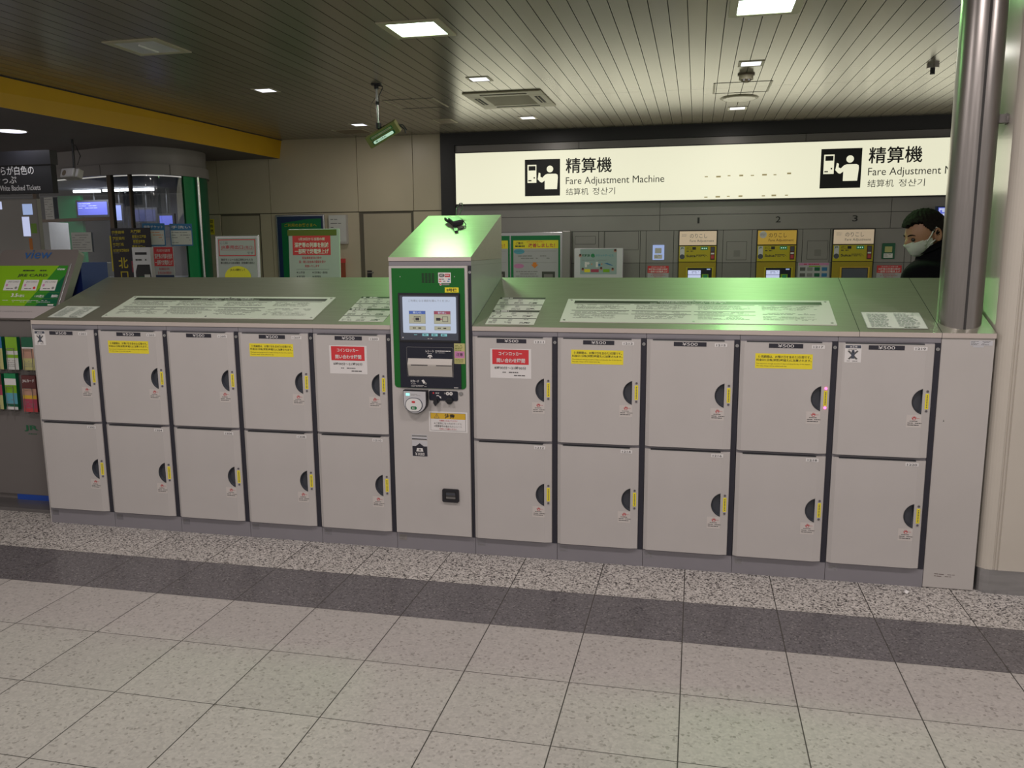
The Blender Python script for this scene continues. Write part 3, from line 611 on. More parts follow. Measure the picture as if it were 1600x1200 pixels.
def timetable(F, u0, v0, u1, v1, b, n=.001):
    """the red and white late train notice"""
    w_, h_ = u1 - u0, v1 - v0; P = lambda a: u0 + w_ * a; Q = lambda a: v0 + h_ * a
    b.rect(F, u0, v0, u1, v1, 'posterw', n); b.rect(F, u0, Q(.74), u1, v1, 'red', n + .001)
    b.text(F, '1月20日から当面の間', P(.17), Q(.935), P(.85), Q(.975), 'white', n + .002, .012)
    b.text(F, '深夜帯の列車を削減', P(.05), Q(.84), P(.95), Q(.91), 'white', n + .002, .02)
    b.text(F, '一部駅で終電繰上げ', P(.05), Q(.755), P(.95), Q(.825), 'white', n + .002, .02)
    b.text(F, '緊急事態宣言の発令', P(.24), Q(.685), P(.76), Q(.72), 'redink', n + .001, .01)
    b.text(F, '国・関係自治体の要請を受け', P(.16), Q(.63), P(.86), Q(.668), 'redink', n + .001, .01)
    b.text(F, '実施いたします', P(.31), Q(.575), P(.69), Q(.61), 'redink', n + .001, .01)
    b.rect(F, P(.08), Q(.545), P(.95), Q(.548), 'ink', n + .001)
    for k, s_ in enumerate(('山手線', '京浜東北・根岸線', '東海道線', '横須賀線')):
        uu = .1 if k % 2 == 0 else .52; vv = .49 - .055 * (k // 2)
        b.disc(F, P(uu), Q(vv + .015), h_ * .01, 'ink', n + .001, 10); b.text(F, s_, P(uu + .035), Q(vv), P(uu + (.2 if len(s_) < 5 else .38)), Q(vv + .03), 'ink', n + .001, .01)
    b.lines(F, P(.08), Q(.05), P(.95), Q(.36), 7, 'inkmid', n + .001, 77, .3)
F = Fr((-2.79, 5.02, 0)); t = thing('late_train_notice', 'small red and white late train notice on a stand before the green office panel', 'notice', (-2.66, 5.02, 0))
b = B(); b.fbox(F, 0, .72, .265, 1.60, -.01, 0, 'posterw'); timetable(F, 0, .72, .265, 1.60, b); b.rect(F, .01, 1.22, .26, 1.265, 'pnavy', .004); b.build('board', t)
b = B(); b.box(-2.67, 5.03, 0, -2.64, 5.06, .75, 'black'); b.box(-2.8, 4.95, 0, -2.52, 5.15, .02, 'black'); b.build('stand', t)
b = B(); FY = Fr((-3.405, BACK - .021, 0)); b.fbox(FY, 0.0, 1.78, .085, 2.005, 0, .002, 'yellow'); 
for k, s_ in enumerate('切符売'): b.text(FY, s_, .018, 1.945 - k * .068, .068, 1.995 - k * .068, 'inkblack', .003, .02)
tag(b.build('wall_sticker', None, (-3.36, BACK - .02, 1.78)), 'narrow yellow vertical sticker with black characters on the cream wall', 'sticker')
FY = Fr((0, BACK - .021, 0)); b = B()
t = thing('wall_poster', 'silver framed green and navy customer poster on the cream wall', 'poster', (-1.93, BACK - .02, .9))
b.fbox(FY, -2.31, .85, -1.55, 2.05, 0, .03, 'alu'); bevel(b.build('frame', t), .01); b = B(); b.rect(FY, -2.285, .88, -1.575, 2.025, 'pnavy', .0315); b.poly(FY, [(-2.22, .88), (-1.60, .88), (-1.60, 1.99), (-1.8, 1.985), (-2.22, 1.93)], 'pgreen', .032)
b.text(FY, 'ご利用のお客さまへ', -2.17, 1.875, -1.67, 1.925, 'mach_y', .034, .01); b.text(FY, 'ご案内とお願い', -2.10, 1.79, -1.74, 1.84, 'mach_y', .034, .01); b.build('print', t)
t = thing('wall_box', 'white paper-covered box mounted on the cream wall beside the poster', 'box', (-1.34, BACK - .02, 1.6)); b = B(); b.fbox(FY, -1.47, 1.63, -1.20, 2.035, 0, .06, 'panel_beige'); b.build('body', t); b = B(); b.fbox(FY, -1.465, 1.66, -1.21, 2.03, .06, .062, 'paper'); b.lines(FY, -1.44, 1.72, -1.24, 2.0, 5, 'inkmid', .063, 4, .2, .4); b.build('paper', t)
t = thing('fire_extinguisher', 'red fire extinguisher box on the cream wall behind the notice board', 'extinguisher', (-1.31, BACK - .05, .9)); b = B(); b.fbox(FY, -1.375, .9, -1.265, 1.36, 0, .12, 'ext'); b.build('cabinet', t); b = B(); b.fbox(FY, -1.38, 1.36, -1.26, 1.42, 0, .13, 'red'); b.build('cap', t)

# ------------------------------------------------------------------ lit sign of the machine bay
t = thing('fare_adjustment_sign', 'long cream backlit fare adjustment sign box above the ticket machines', 'sign', (3.5, BACK - .05, 2.15))
FS = Fr((0, BACK - .10, 0)); b = B(); b.fbox(FS, .415, 2.135, 6.9, 2.835, -.10, -.004, 'frame_blk'); b.build('sign_box', t)
sf = B(); sf.fbox(FS, .43, 2.15, 6.88, 2.822, -.004, 0, 'signface')
for k, (u, v) in enumerate([(3.753, 2.435), (3.904, 2.432), (4.034, 2.44), (4.183, 2.439), (4.319, 2.436), (4.465, 2.441), (4.591, 2.438), (4.76, 2.45), (3.755, 2.179), (3.903, 2.182), (4.033, 2.184), (4.182, 2.183), (4.462, 2.182), (4.588, 2.185), (4.74, 2.184)]):
    w_ = (.02, .028, .018, .024)[k % 4]; sf.rect(FS, u - w_, v - .006 - .004 * (k % 2), u + w_, v + .006 + .004 * (k % 2), 'tapes', .001)
sf.build('lit_face', t)
def picto(b, F, u, v, s):
    """black square pictogram: machine and reaching person"""
    P = lambda a, c: (u + a * s, v + c * s)
    b.rect(F, *P(0, 0), *P(1, 1), 'signblk', .001)
    w_ = 'signface'
    b.rect(F, *P(.075, .365), *P(.33, .855), w_, .002); b.rect(F, *P(.11, .70), *P(.305, .82), 'signblk', .003); b.rect(F, *P(.10, .41), *P(.19, .44), 'signblk', .003); b.rect(F, *P(.25, .48), *P(.29, .52), 'signblk', .003)
    b.disc(F, *P(.715, .73), .092 * s, w_, .002, 28)
    b.poly(F, [P(.565, .18), P(.915, .18), P(.94, .50), P(.93, .57), P(.88, .60), P(.64, .60), P(.575, .575), P(.50, .50), P(.445, .525), P(.445, .62), P(.395, .64), P(.375, .50), P(.365, .46), P(.44, .38), P(.49, .365), P(.565, .42)], w_, .002)
for (pu, ku, k1, f1, cn) in ((1.39, 1.943, 2.545, 3.225, 1.944), (5.128, 5.683, 6.285, 6.97, 5.685)):
    b = B(); dv = 0 if pu < 3 else .02
    picto(b, FS, pu, 2.237 + dv, .475)
    [b.text(FS, '精算機', ku + q, 2.525 + dv + w_, k1 + q, 2.715 + dv + w_, 'inkblack', .001 + i_ * .0002) for i_, (q, w_) in enumerate(((-.003, 0), (.003, 0), (0, .003), (0, -.003)))]
    b.text(FS, 'Fare Adjustment Machine' if pu < 3 else 'Fare Adjustment Machine', ku, 2.352 + dv, min(f1, 6.87) if pu < 3 else 6.96 - .01, 2.472 + dv, 'ink', .001)
    b.text(FS, '结算机', cn, 2.24 + dv, cn + .30, 2.33 + dv, 'ink', .001); b.text(FS, '정산기', cn + .355, 2.24 + dv, cn + .65, 2.33 + dv, 'inkmid', .001)
    b.build('lettering', t)
# widen box so the second text stays on the face
area_light('sign_glow', (3.6, BACK - .13, 2.48), 6.2, 0.6, 14, (1.0, 0.96, 0.72), (-PI / 2, 0, 0))

# ------------------------------------------------------------------ fare adjustment machines
def fare_machine(x, num, header, screen_on, lab):
    t = thing('fare_machine', lab, 'ticket machine', (x + .24, BACK, 0), 'fare adjustment machines')
    F = Fr((x, BACK - .0445, 0)); wd = .474
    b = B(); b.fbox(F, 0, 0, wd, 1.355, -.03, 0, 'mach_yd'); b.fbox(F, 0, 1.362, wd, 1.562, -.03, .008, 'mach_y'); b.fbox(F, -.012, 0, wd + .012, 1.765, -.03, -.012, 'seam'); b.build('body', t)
    b = B(); b.fbox(F, 0.002, 1.575, wd - .002, 1.752, -.01, .006, header); tx = 'inkmid' if header == 'mach_top2' else 'brown'
    b.disc(F, .065, 1.70, .045, 'paper' if header != 'mach_top2' else 'mach_top2', .007); b.lines(F, .03, 1.68, .10, 1.72, 3, tx, .008, 3, .2)
    b.text(F, 'のりこし', .135, 1.665, .355, 1.72, tx, .007); b.text(F, 'Fare Adjustment', .135, 1.605, .44, 1.645, tx, .007); b.build('header_panel', t)
    b = B(); b.rect(F, .012, 1.40, .07, 1.555, 'silver', .009); b.text(F, 'JR', .018, 1.52, .062, 1.548, 'jr', .010, .02); b.disc(F, .042, 1.425, .032, 'bezel', .010)
    b.text(F, 'のりこし', .095, 1.515, .16, 1.55, 'inkblack', .009, .01); b.rect(F, .17, 1.515, .215, 1.55, 'inkblack', .009); b.lines(F, .095, 1.49, .21, 1.505, 1, 'inkblack', .009, 2, .7)
    b.text(F, 'Suica', .095, 1.42, .215, 1.452, 'inkblack', .009, .03); b.lines(F, .22, 1.42, .37, 1.455, 3, 'inkblack', .009, 6, .5)
    b.build('printed_panel', t)
    b = B(); b.rect(F, .275, 1.512, .365, 1.552, 'dkgreen_led', .0095)
    for k in range(3): b.disc(F, .295 + .025 * k, 1.532, .007, 'whiteled', .0105)
    b.build('indicator', t)
    b = B(); b.fbox(F, .40, 1.385, .455, 1.553, .008, .016, 'brown'); b.rect(F, .408, 1.49, .448, 1.545, 'bezel', .017); b.rect(F, .408, 1.455, .448, 1.475, 'white', .017); b.rect(F, .41, 1.40, .446, 1.445, 'redink', .017); b.build('call_panel', t)
    b = B(); b.fbox(F, .095, .92, .445, 1.29, .0, .010, 'amber' if not screen_on else 'mach_y'); b.fbox(F, .115, .93, .425, 1.28, .010, .014, 'navy')
    if screen_on:
        b.rect(F, .122, 1.195, .285, 1.25, 'palewhite', .015); b.rect(F, .122, 1.10, .285, 1.19, 'palewhite', .015); b.lines(F, .17, 1.21, .27, 1.24, 2, 'sc_ink', .016, 8, .3); b.rect(F, .36, 1.255, .405, 1.27, 'bluescreen2', .015); b.rect(F, .30, 1.13, .385, 1.20, 'lime', .015); b.rect(F, .32, 1.13, .37, 1.19, 'dkgreen_led', .016)
    else: b.rect(F, .122, .95, .415, 1.27, 'bezel', .015)
    b.build('screen', t)
    return t
fare_machine(3.434, 1, 'mach_top2', True, 'yellow fare machine under number 1 with pale header and lit screen')
fare_machine(4.418, 2, 'mach_top', True, 'yellow fare machine under number 2 with orange header and lit screen')
fare_machine(5.336, 3, 'mach_top2', False, 'yellow fare machine under number 3 with dark screen')
for s_, u0, u1 in (('1', 3.658, 3.684), ('2', 4.632, 4.692), ('3', 5.549, 5.612)):
    b = B(); F = Fr((0, BACK - .0125, 0)); b.text(F, s_, u0, 1.852, u1, 1.928, 'inkblack', .0015, .01); b.text(F, s_, u0, 1.852, u1, 1.928, 'inkblack', .0008, .01)
    tag(b.build('number_lettering', None, ((u0 + u1) / 2, BACK - .013, 1.85)), {'1': 'black numeral one above the left, pale-headed fare machine', '2': 'black numeral two above the orange-headed fare machine', '3': 'black numeral three above the fare machine with the dark screen'}[s_], 'number')
def wall_phone(x, lab, m1, m2):
    t = thing('call_button', lab, 'call button', (x + .075, BACK - .02, 1.38)); F = Fr((x, BACK - .012, 0))
    b = B(); b.fbox(F, 0, 1.386, .15, 1.58, 0, .018, m1); bevel(b.build('casing', t), .006); b = B(); b.rect(F, .03, 1.47, .115, 1.54, m2, .019); b.rect(F, .02, 1.40, .125, 1.455, 'white', .019); b.lines(F, .03, 1.41, .11, 1.45, 3, 'inkmid', .020, 4, .3); b.build('face_plate', t)
wall_phone(3.092, 'pale blue call button box on the grey wall left of machine 1', 'bluescreen2', 'paper')
wall_phone(5.918, 'green edged call button box on the grey wall beside the man', 'teal', 'slip')
F = Fr((0, BACK - .013, 0))
for x0, x1, lab in ((3.029, 3.305, 'red and white notice pasted on the grey wall left of machine 1'), (5.872, 6.16, 'red and white notice pasted on the grey wall beside machine 3')):
    b = B(); b.fbox(F, x0, .95, x1, 1.307, 0, .001, 'posterw'); timetable(F, x0, .95, x1, 1.307, b, .0015); tag(b.build('wall_notice', None, (x0, BACK - .013, .95)), lab, 'notice', 'red notices on the machine wall')
b = B(); b.fbox(F, 4.93, .98, 5.31, 1.345, 0, .002, 'posterw'); b.rect(F, 4.94, 1.31, 5.30, 1.338, 'pink', .003); b.lines(F, 5.00, 1.315, 5.24, 1.332, 1, 'redink', .004, 2, .7)
for k in range(12):
    u = 4.955 + (k % 4) * .088; v = 1.24 - (k // 4) * .075; b.rect(F, u, v, u + .065, v + .045, ('ink', 'inkmid', 'teal', 'blueprint')[k % 4], .003)
b.rect(F, 5.06, 1.29, 5.2, 1.303, 'lime', .003); tag(b.build('guide_board', None, (5.12, BACK - .013, 1)), 'white guide sheet with rows of little pictures between machines 2 and 3', 'notice')
# poster board
t = thing('poster_board', 'large silver framed board with green-bordered improvement posters behind the kiosk', 'poster board', (1.3, BACK - .03, .6)); F = Fr((0, BACK - .03, 0))
b = B(); b.fbox(F, .42, .6, 1.90, 1.765, -.02, .03, 'alu'); b.fbox(F, 1.90, .5, 2.01, 1.775, -.02, .10, 'gwall'); bevel(b.build('frame', t), .01)
for (u0, u1) in ((1.182, 1.862), (.486, 1.166)):
    b = B(); b.rect(F, u0, .65, u1, 1.718, 'pgreen', .031); b.rect(F, u0 + .035, .69, u1 - .025, 1.655, 'posterw', .032); b.rect(F, u0 + .035, 1.545, u1 - .025, 1.655, 'yellow', .033)
    b.text(F, '改善しました！', u0 + .245, 1.56, u0 + .61, 1.615, 'redink', .034, .02); b.text(F, 'お客さまの声を基に', u0 + .22, 1.625, u0 + .46, 1.645, 'orange', .034, .01); b.text(F, 'ご案内', u0 + .07, 1.60, u0 + .17, 1.635, 'inkblack', .034, .01); b.lines(F, u0 + .06, 1.565, u0 + .2, 1.59, 1, 'inkblack', .034, 3, .7)
    b.disc(F, u0 + .115, 1.505, .075, 'cyanp', .033, 24, .035); b.lines(F, u0 + .1, 1.40, u0 + .56, 1.46, 2, 'inkmid', .033, 5, .35); b.rect(F, u0 + .05, 1.51, u0 + .63, 1.513, 'inkmid', .033); b.rect(F, u0 + .05, 1.355, u0 + .63, 1.358, 'inkmid', .033)
    b.poly(F, [(u0 + .28, 1.33), (u0 + .33, 1.28), (u0 + .38, 1.33), (u0 + .355, 1.33), (u0 + .355, 1.36), (u0 + .305, 1.36), (u0 + .305, 1.33)], 'orange', .034)
    b.disc(F, u0 + .11, 1.31, .07, 'pink', .033, 24, .032); b.lines(F, u0 + .07, 1.0, u0 + .40, 1.25, 8, 'inkmid', .033, 7, .35); b.rect(F, u0 + .43, 1.0, u0 + .61, 1.235, 'platebar', .034); b.rect(F, u0 + .46, 1.07, u0 + .58, 1.20, 'gwall2', .035)
    b.build('poster', t)
# travel screen on a stand
t = thing('info_display', 'white framed travel information screen with pale blue picture by the grey wall', 'screen', (2.37, BACK - .45, 0)); F = Fr((0, BACK - .35, 0)); sc_ = 0.968
b = B(); b.fbox(F, 2.095, .62, 2.73, 1.545, -.05, 0, 'silver'); bevel(b.build('casing', t), .01)
b = B(); b.rect(F, 2.175, 1.21, 2.65, 1.535, 'tvface', .002); b.text(F, '新幹線', 2.20, 1.435, 2.30, 1.47, 'jr', .003, .02); b.text(F, 'e', 2.315, 1.425, 2.365, 1.475, 'gpanel', .003, .04); b.text(F, 'チケットサービス', 2.38, 1.435, 2.61, 1.467, 'cyanp', .003, .02)
b.lines(F, 2.20, 1.385, 2.62, 1.40, 1, 'inkmid', .003, 2, .3)
b.rect(F, 2.235, 1.30, 2.265, 1.37, 'white', .003); b.disc(F, 2.28, 1.35, .018, 'white', .004); b.rect(F, 2.38, 1.30, 2.41, 1.37, 'white', .003); b.disc(F, 2.425, 1.33, .015, 'blueprint', .004); b.poly(F, [(2.49, 1.35), (2.53, 1.355), (2.61, 1.32), (2.56, 1.325)], 'blueprint', .003)
for u in (2.32, 2.45): b.poly(F, [(u, 1.33), (u + .02, 1.34), (u, 1.35)], 'orange', .003)
for u0, u1, m_ in ((2.23, 2.305, 'yellow'), (2.315, 2.42, 'magenta'), (2.475, 2.56, 'lime')): b.rect(F, u0, 1.235, u1, 1.275, m_, .003)
for u, v in ((2.155 + .02, 1.45), (2.21, 1.27), (2.45, 1.28), (2.6, 1.27), (2.63, 1.51)): b.disc(F, u, v, .02, 'skinprint', .004); b.disc(F, u, v + .01, .014, 'brown', .005)
b.build('screen', t); b = B(); b.box(2.3, BACK - .33, .02, 2.52, BACK - .27, .62, 'black'); b.box(2.1, BACK - .5, 0, 2.72, BACK - .1, .02, 'black'); b.build('stand', t)
# upright blue display at right, behind the man
t = thing('info_display', 'tall narrow blue-lit display half hidden by the steel column', 'screen', (6.65, 6.9, 0)); F = Fr((0, 6.93, 0))
b = B(); b.fbox(F, 6.43, 1.59, 6.90, 2.01, -.05, 0, 'pnavy'); b.build('casing', t); b = B(); b.rect(F, 6.455, 1.61, 6.88, 1.995, 'bluescreen', .002); b.rect(F, 6.465, 1.79, 6.475, 1.985, 'palewhite', .003); b.rect(F, 6.465, 1.965, 6.6, 1.985, 'palewhite', .003)
for k, v in enumerate((1.90, 1.94, 1.62, 1.65, 1.69, 1.73, 1.77, 1.81, 1.85)): b.rect(F, 6.497, v, 6.528, v + .024, 'palewhite', .003)
b.build('screen', t); b = B(); b.box(6.6, 6.94, 0, 6.7, 6.98, 1.6, 'black'); b.build('post', t)

# ------------------------------------------------------------------ notice boards standing behind the lockers
def aframe(x0, x1, y, top, name, lab, draw, frame='alu', fw=.022):
    t = thing(name, lab, 'sign stand', ((x0 + x1) / 2, y, 0)); F = Fr((0, y, 0), (1, 0, 0), (0, .04, 1))
    b = B(); b.fbox(F, x0, .35, x1, top, -.02, 0, frame); bevel(b.build('frame', t), .008)
    b = B(); draw(b, F, x0 + fw, .38, x1 - fw, top - fw); b.build('poster', t)
    for s_ in (0, 1):
        b = B(); xx = x0 + .01 if s_ == 0 else x1 - .03; b.box(xx, y - .22, 0, xx + .02, y + .24, .03, frame); b.box(xx, y - .01, 0.03, xx + .02, y + .01, .36, frame); b.build('leg', t)
    return t
def draw1(b, F, x0, z0, x1, z1):
    w_ = x1 - x0; b.rect(F, x0, z0, x1, z1, 'posterw', .001); b.rect(F, x0 + .01, z1 - .155, x1 - .01, z1 - .012, 'red', .002); b.rect(F, x0 + .018, z1 - .147, x1 - .018, z1 - .020, 'posterw', .003)
    b.text(F, 'ここは', x0 + .03, z1 - .052, x0 + .10, z1 - .030, 'ink', .004); b.text(F, 'JR専用出口', x0 + .035, z1 - .10, x0 + w_ * .66, z1 - .062, 'redink', .004, .012); b.text(F, '(南口)', x0 + w_ * .69, z1 - .10, x1 - .028, z1 - .068, 'redink', .004); b.text(F, 'です', x1 - .09, z1 - .14, x1 - .03, z1 - .118, 'ink', .004)
    b.rect(F, x0 + .035, z1 - .1045, x1 - .03, z1 - .1025, 'redink', .004)
    b.text(F, '東京モノレール北口改札から入力', x0 + .03, z1 - .195, x1 - .04, z1 - .175, 'inkblack', .004, .01); b.text(F, '南口改札から出る場合（京急乗り換え）', x0 + .025, z1 - .222, x1 - .025, z1 - .202, 'inkblack', .004, .01)
    b.disc(F, (x0 + x1) / 2, z1 - .33, .125, 'yellow', .004, 30, .09); b.text(F, 'JR の入場券として', (x0 + x1) / 2 - .07, z1 - .285, (x0 + x1) / 2 + .07, z1 - .262, 'inkblack', .005, .01)
    b.lines(F, x0 + .03, z0 + .05, x1 - .03, z1 - .45, 10, 'inkmid', .004, 22, .4)
aframe(-.415, .0, 2.5, 1.692, 'sign_stand', 'silver framed stand with red boxed Japanese exit notice and yellow oval', draw1)
def draw2(b, F, x0, z0, x1, z1):
    b.rect(F, x0, z0, x1, z1, 'posterw', .001); b.rect(F, x0 - .01, z1 - .05, x1 - .018, z1, 'olive', .003)
    timetable(F, x0 + .035, z1 - .05 - .62, x1 - .075, z1 - .05, b, .002)
aframe(.275, .742, 2.5, 1.738, 'late_train_board', 'white board with olive top band and large red late train notice', draw2, 'posterw', .006)

# ------------------------------------------------------------------ hanging sign, camera-like speaker, round lamp, monitor on the left
t = thing('hanging_sign', 'black hanging sign about white backed tickets at the left edge', 'sign', (-3.9, 4.0, 2.2)); F = Fr((0, 4.0, 0), (1, .0, 0), (0, 0, 1))
b = B(); b.fbox(F, -4.8, 2.195, -3.245, 2.50, -.08, 0, 'signblk'); b.fbox(F, -4.8, 2.50, -3.235, 2.65, -.10, .01, 'black'); b.build('sign_box', t)
b = B(); b.text(F, 'うらが白色の', -3.985, 2.395, -3.465, 2.492, 'white', .002, .006); b.text(F, 'きっぷ', -3.985, 2.305, -3.70, 2.385, 'white', .002, .006); b.text(F, 'White Backed Tickets', -3.955, 2.228, -3.40, 2.285, 'white', .002, .004); b.build('lettering', t)
b = B()
for x in (-4.7, -4.2): b.box(x, 4.03, 2.65, x + .03, 4.06, 2.84, 'black')
b.build('hanger', t)
t = thing('ceiling_speaker', 'white box speaker hung from the soffit beside the black sign', 'speaker', (-3.45, 4.55, 2.45))
F = Fr((-3.50, 4.55, 2.47), (1, -.25, 0.0), (0.05, .35, 1)); b = B(); b.fbox(F, -.13, -.06, .10, .05, -.12, .0, 'panel_beige'); b.fbox(F, .10, -.06, .15, .05, -.10, -.02, 'panel_beige'); bevel(b.build('casing', t), .015)
b = B(); b.disc(F, -.06, -.01, .035, 'acgrille', .001); b.build('grille', t); b = B(); b.tube([F.p(.02, .05, -.06), (-3.46, 4.62, 2.62), (-3.46, 4.62, 2.84)], .014, 'black', 8); b.tube([(-3.40, 4.6, 2.55), (-3.35, 4.6, 2.65), (-3.40, 4.6, 2.76), (-3.46, 4.6, 2.80)], .005, 'black', 6); b.build('bracket', t)
t = thing('round_downlight', 'lit round ceiling lamp in the dark soffit at the left edge', 'lamp', (-3.54, 3.83, 2.84)); FD = Fr((-3.54, 3.83, 2.84), (1, 0, 0), (0, -1, 0))
b = B(); b.cyl(FD, 0, 0, .155, 0, .006, 'lamptrim', 36); b.build('trim_ring', t); b = B(); b.cyl(FD, 0, 0, .138, .006, .009, mat('lit_round_lamp', (1, 1, 1), .5, emit=1.8, ecol=(.85, .85, 1)), 36); b.build('diffuser', t)
area_light('round_downlight_glow', (-3.54, 3.83, 2.82), .25, .25, 3.0, (.95, .95, 1))
t = thing('info_display', 'bright pale blue screen with dark frame at the left edge behind the card stand', 'screen', (-2.7, 3.0, 0)); F = Fr((0, 3.0, 0), (1, .12, 0), (0, 0, 1))
b = B(); b.fbox(F, -3.5, 1.575, -2.80, 1.995, -.06, 0, 'black'); b.build('casing', t); b = B(); b.rect(F, -3.47, 1.605, -2.84, 1.965, 'bluescreen2', .002); b.poly(F, [(-3.47, 1.82), (-3.47, 1.965), (-2.95, 1.965)], 'palewhite', .003); b.rect(F, -2.90, 1.64, -2.885, 1.93, 'palewhite', .003); b.rect(F, -3.4, 1.625, -2.885, 1.64, 'palewhite', .003); b.build('screen', t)
b = B(); b.fbox(F, -3.2, .03, -3.1, 1.6, -.10, -.06, 'black'); b.fbox(F, -3.4, 0, -2.9, .03, -.2, .1, 'black'); b.build('stand', t)
t = thing('info_display', 'small white and green lit panels stacked behind the left-edge screen', 'screen', (-3.1, 3.4, 0)); F = Fr((0, 3.5, 0))
b = B(); b.fbox(F, -3.75, .0, -3.02, 2.10, -.05, 0, 'gwall2'); b.build('casing', t); b = B(); b.rect(F, -3.74, 1.4, -3.03, 2.09, 'gwall', .001); b.rect(F, -3.7, 2.0, -3.45, 2.08, 'palewhite', .002); b.rect(F, -3.20, 1.94, -3.08, 2.05, 'bluescreen2', .002); b.rect(F, -3.22, 1.72, -3.13, 1.92, 'palewhite', .002); b.rect(F, -3.12, 1.75, -3.05, 1.85, 'lime', .002); b.rect(F, -3.16, 1.45, -3.12, 1.7, 'orange', .002); b.build('screen', t)

# card stand at the left edge
t = thing('card_stand', 'grey card application stand with slanted green poster left of the lockers', 'stand', (-.35, .5, 0))
b = B(); b.box(-.95, .285, .055, -.09, .75, 1.165, 'stand'); b.box(-.95, .30, .02, -.09, .70, .055, 'stand'); bevel(b.build('body', t), .003)
b = B(); b.box(-1.05, .13, 0, -.10, .74, .022, 'base_st'); b.build('base_plate', t)
b = B(); b.box(-.50, .283, .022, -.09, .298, .056, 'blue_strip'); b.build('blue_strip', t)
b = B(); b.box(-.58, .52, 1.165, -.078, .76, 1.50, 'blue_box'); b.build('back_board', t)
SLF = Fr((0, .27, 1.165), (1, 0, 0), (0, .23, .41)); vmax = .478
b = B(); c_ = [(-.63, 0), (-.06, 0), (-.06, .455), (-.068, .474), (-.085, vmax), (-.60, vmax), (-.62, .47), (-.63, .45)]
b.prism([SLF.p(u, v, -.05) for u, v in c_], SLF.N * .05, 'standtop'); b.fbox(SLF, -.095, .09, -.085, .38, 0, .004, 'alu'); bevel(b.build('display_panel', t), .004)
b = B(); b.rect(SLF, -.625, .092, -.105, .366, 'lime', .001)
b.poly(SLF, [(-.33, .092), (-.105, .092), (-.105, .366), (-.17, .366)], mat('green_mid_print', (.03, .22, .02), .35), .0015); b.poly(SLF, [(-.25, .092), (-.105, .092), (-.105, .30)], 'teal', .002)
b.text(SLF, 'JRE CARD', -.446, .284, -.232, .308, 'inkblack', .003, .012); b.lines(SLF, -.42, .325, -.24, .338, 1, 'inkblack', .003, 3, .6); b.text(SLF, 'view', -.175, .333, -.118, .350, 'white', .003, .012)
for u in (-.520, -.388, -.254):
    b.rect(SLF, u, .195, u + .108, .267, 'paper', .003); b.text(SLF, 'JRE CARD', u + .02, .245, u + .1, .258, 'inkmid', .004); b.rect(SLF, u + .012, .222, u + .025, .238, 'pink', .004); b.lines(SLF, u + .02, .20, u + .08, .215, 1, 'inkmid', .004, 5, .4)
    b.disc(SLF, u + .09, .212, .009, 'red' if u == -.388 else 'inkmid', .004)
for v in (.182, .140, .105): b.rect(SLF, -.625, v, -.11, v + .001, 'lime', .003)
b.text(SLF, '3.5', -.447, .150, -.40, .174, 'white', .003, .02); b.text(SLF, '%還元', -.398, .15, -.35, .166, 'white', .003, .01); b.text(SLF, '1.0%還元', -.275, .148, -.21, .165, 'white', .003, .01); b.text(SLF, '無料!', -.158, .148, -.112, .168, 'white', .003, .02)
b.lines(SLF, -.50, .112, -.12, .132, 2, 'white', .003, 8, .25, .5); b.rect(SLF, -.165, .095, -.125, .103, 'white', .003)
b.build('green_poster', t)
b = B(); b.rect(SLF, -.625, .010, -.105, .090, mat('pinkish_white_print', (.42, .38, .38), .45), .001); b.text(SLF, 'JRE CARDのお申し込みはこちらから', -.50, .048, -.26, .058, 'inkmid', .002); b.build('white_footer', t)
b = B(); b.text(SLF, 'view', -.447, .415, -.250, .474, 'view', .002, .008); b.build('lettering', t)
F = Fr((0, .284, 0)); b = B(); b.text(F, 'JR', -.395, .467, -.292, .507, 'jr', .001, .03); b.text(F, 'JR東日本', -.37, .447, -.305, .457, 'jr', .001, .01); b.build('logo', t)
# brochures in wire pockets
def brochure(x0, z0, w_, h_, y, cols, lab, title=None, side='teal'):
    F = Fr((x0, y, z0), (1, 0, 0), (0, .02, 1)); t = thing('brochure', lab, 'brochure', (x0 + w_ / 2, y, z0), 'brochures in the wire racks')
    b = B(); b.fbox(F, 0, 0, w_, h_, -.022, 0, side)
    v = 0
    for frac, m_ in cols: b.rect(F, 0.001, v * h_, w_ - .001, (v + frac) * h_, m_, .001); v += frac
    if title: b.text(F, title, w_ * .08, h_ * .80, w_ * .92, h_ * .90, 'white' if side != 'silver' else 'ink', .002, .02)
    b.lines(F, w_ * .1, h_ * .08, w_ * .85, h_ * .30, 4, 'inkmid', .002, int(x0 * -777), .25); b.build('cover', t)
    b = B(); r_ = .0022
    for u in (w_ * .2, w_ * .8): b.tube([F.p(u, -.01, -.025), F.p(u, -.012, .012), F.p(u, h_ * .65, .012)], r_, 'wire', 6)
    b.tube([F.p(w_ * .2, h_ * .65, .012), F.p(w_ * .8, h_ * .65, .012)], r_, 'wire', 6); b.build('wire_rack', t)
brochure(-.44, .86, .085, .20, .252, [(.36, 'paper'), (.10, 'lime'), (.12, 'paper'), (.42, 'lime')], 'lime green folder in the upper rack of the card stand')
brochure(-.325, .86, .10, .20, .252, [(.36, 'slip'), (.30, 'skinprint'), (.04, 'white'), (.30, 'teal')], 'brochure with a face and yellow slip in the upper rack beside the lockers')
brochure(-.555, .86, .09, .20, .252, [(.65, 'slip'), (.35, 'blueprint')], 'blue-topped cream leaflet in the upper rack at the left edge')
brochure(-.475, .61, .085, .225, .25, [(.08, 'white'), (.08, 'teal'), (.30, 'cyanp'), (.22, 'lime'), (.18, 'white'), (.14, 'gpanel')], 'green brochure with light blue slip in the lower rack', None)
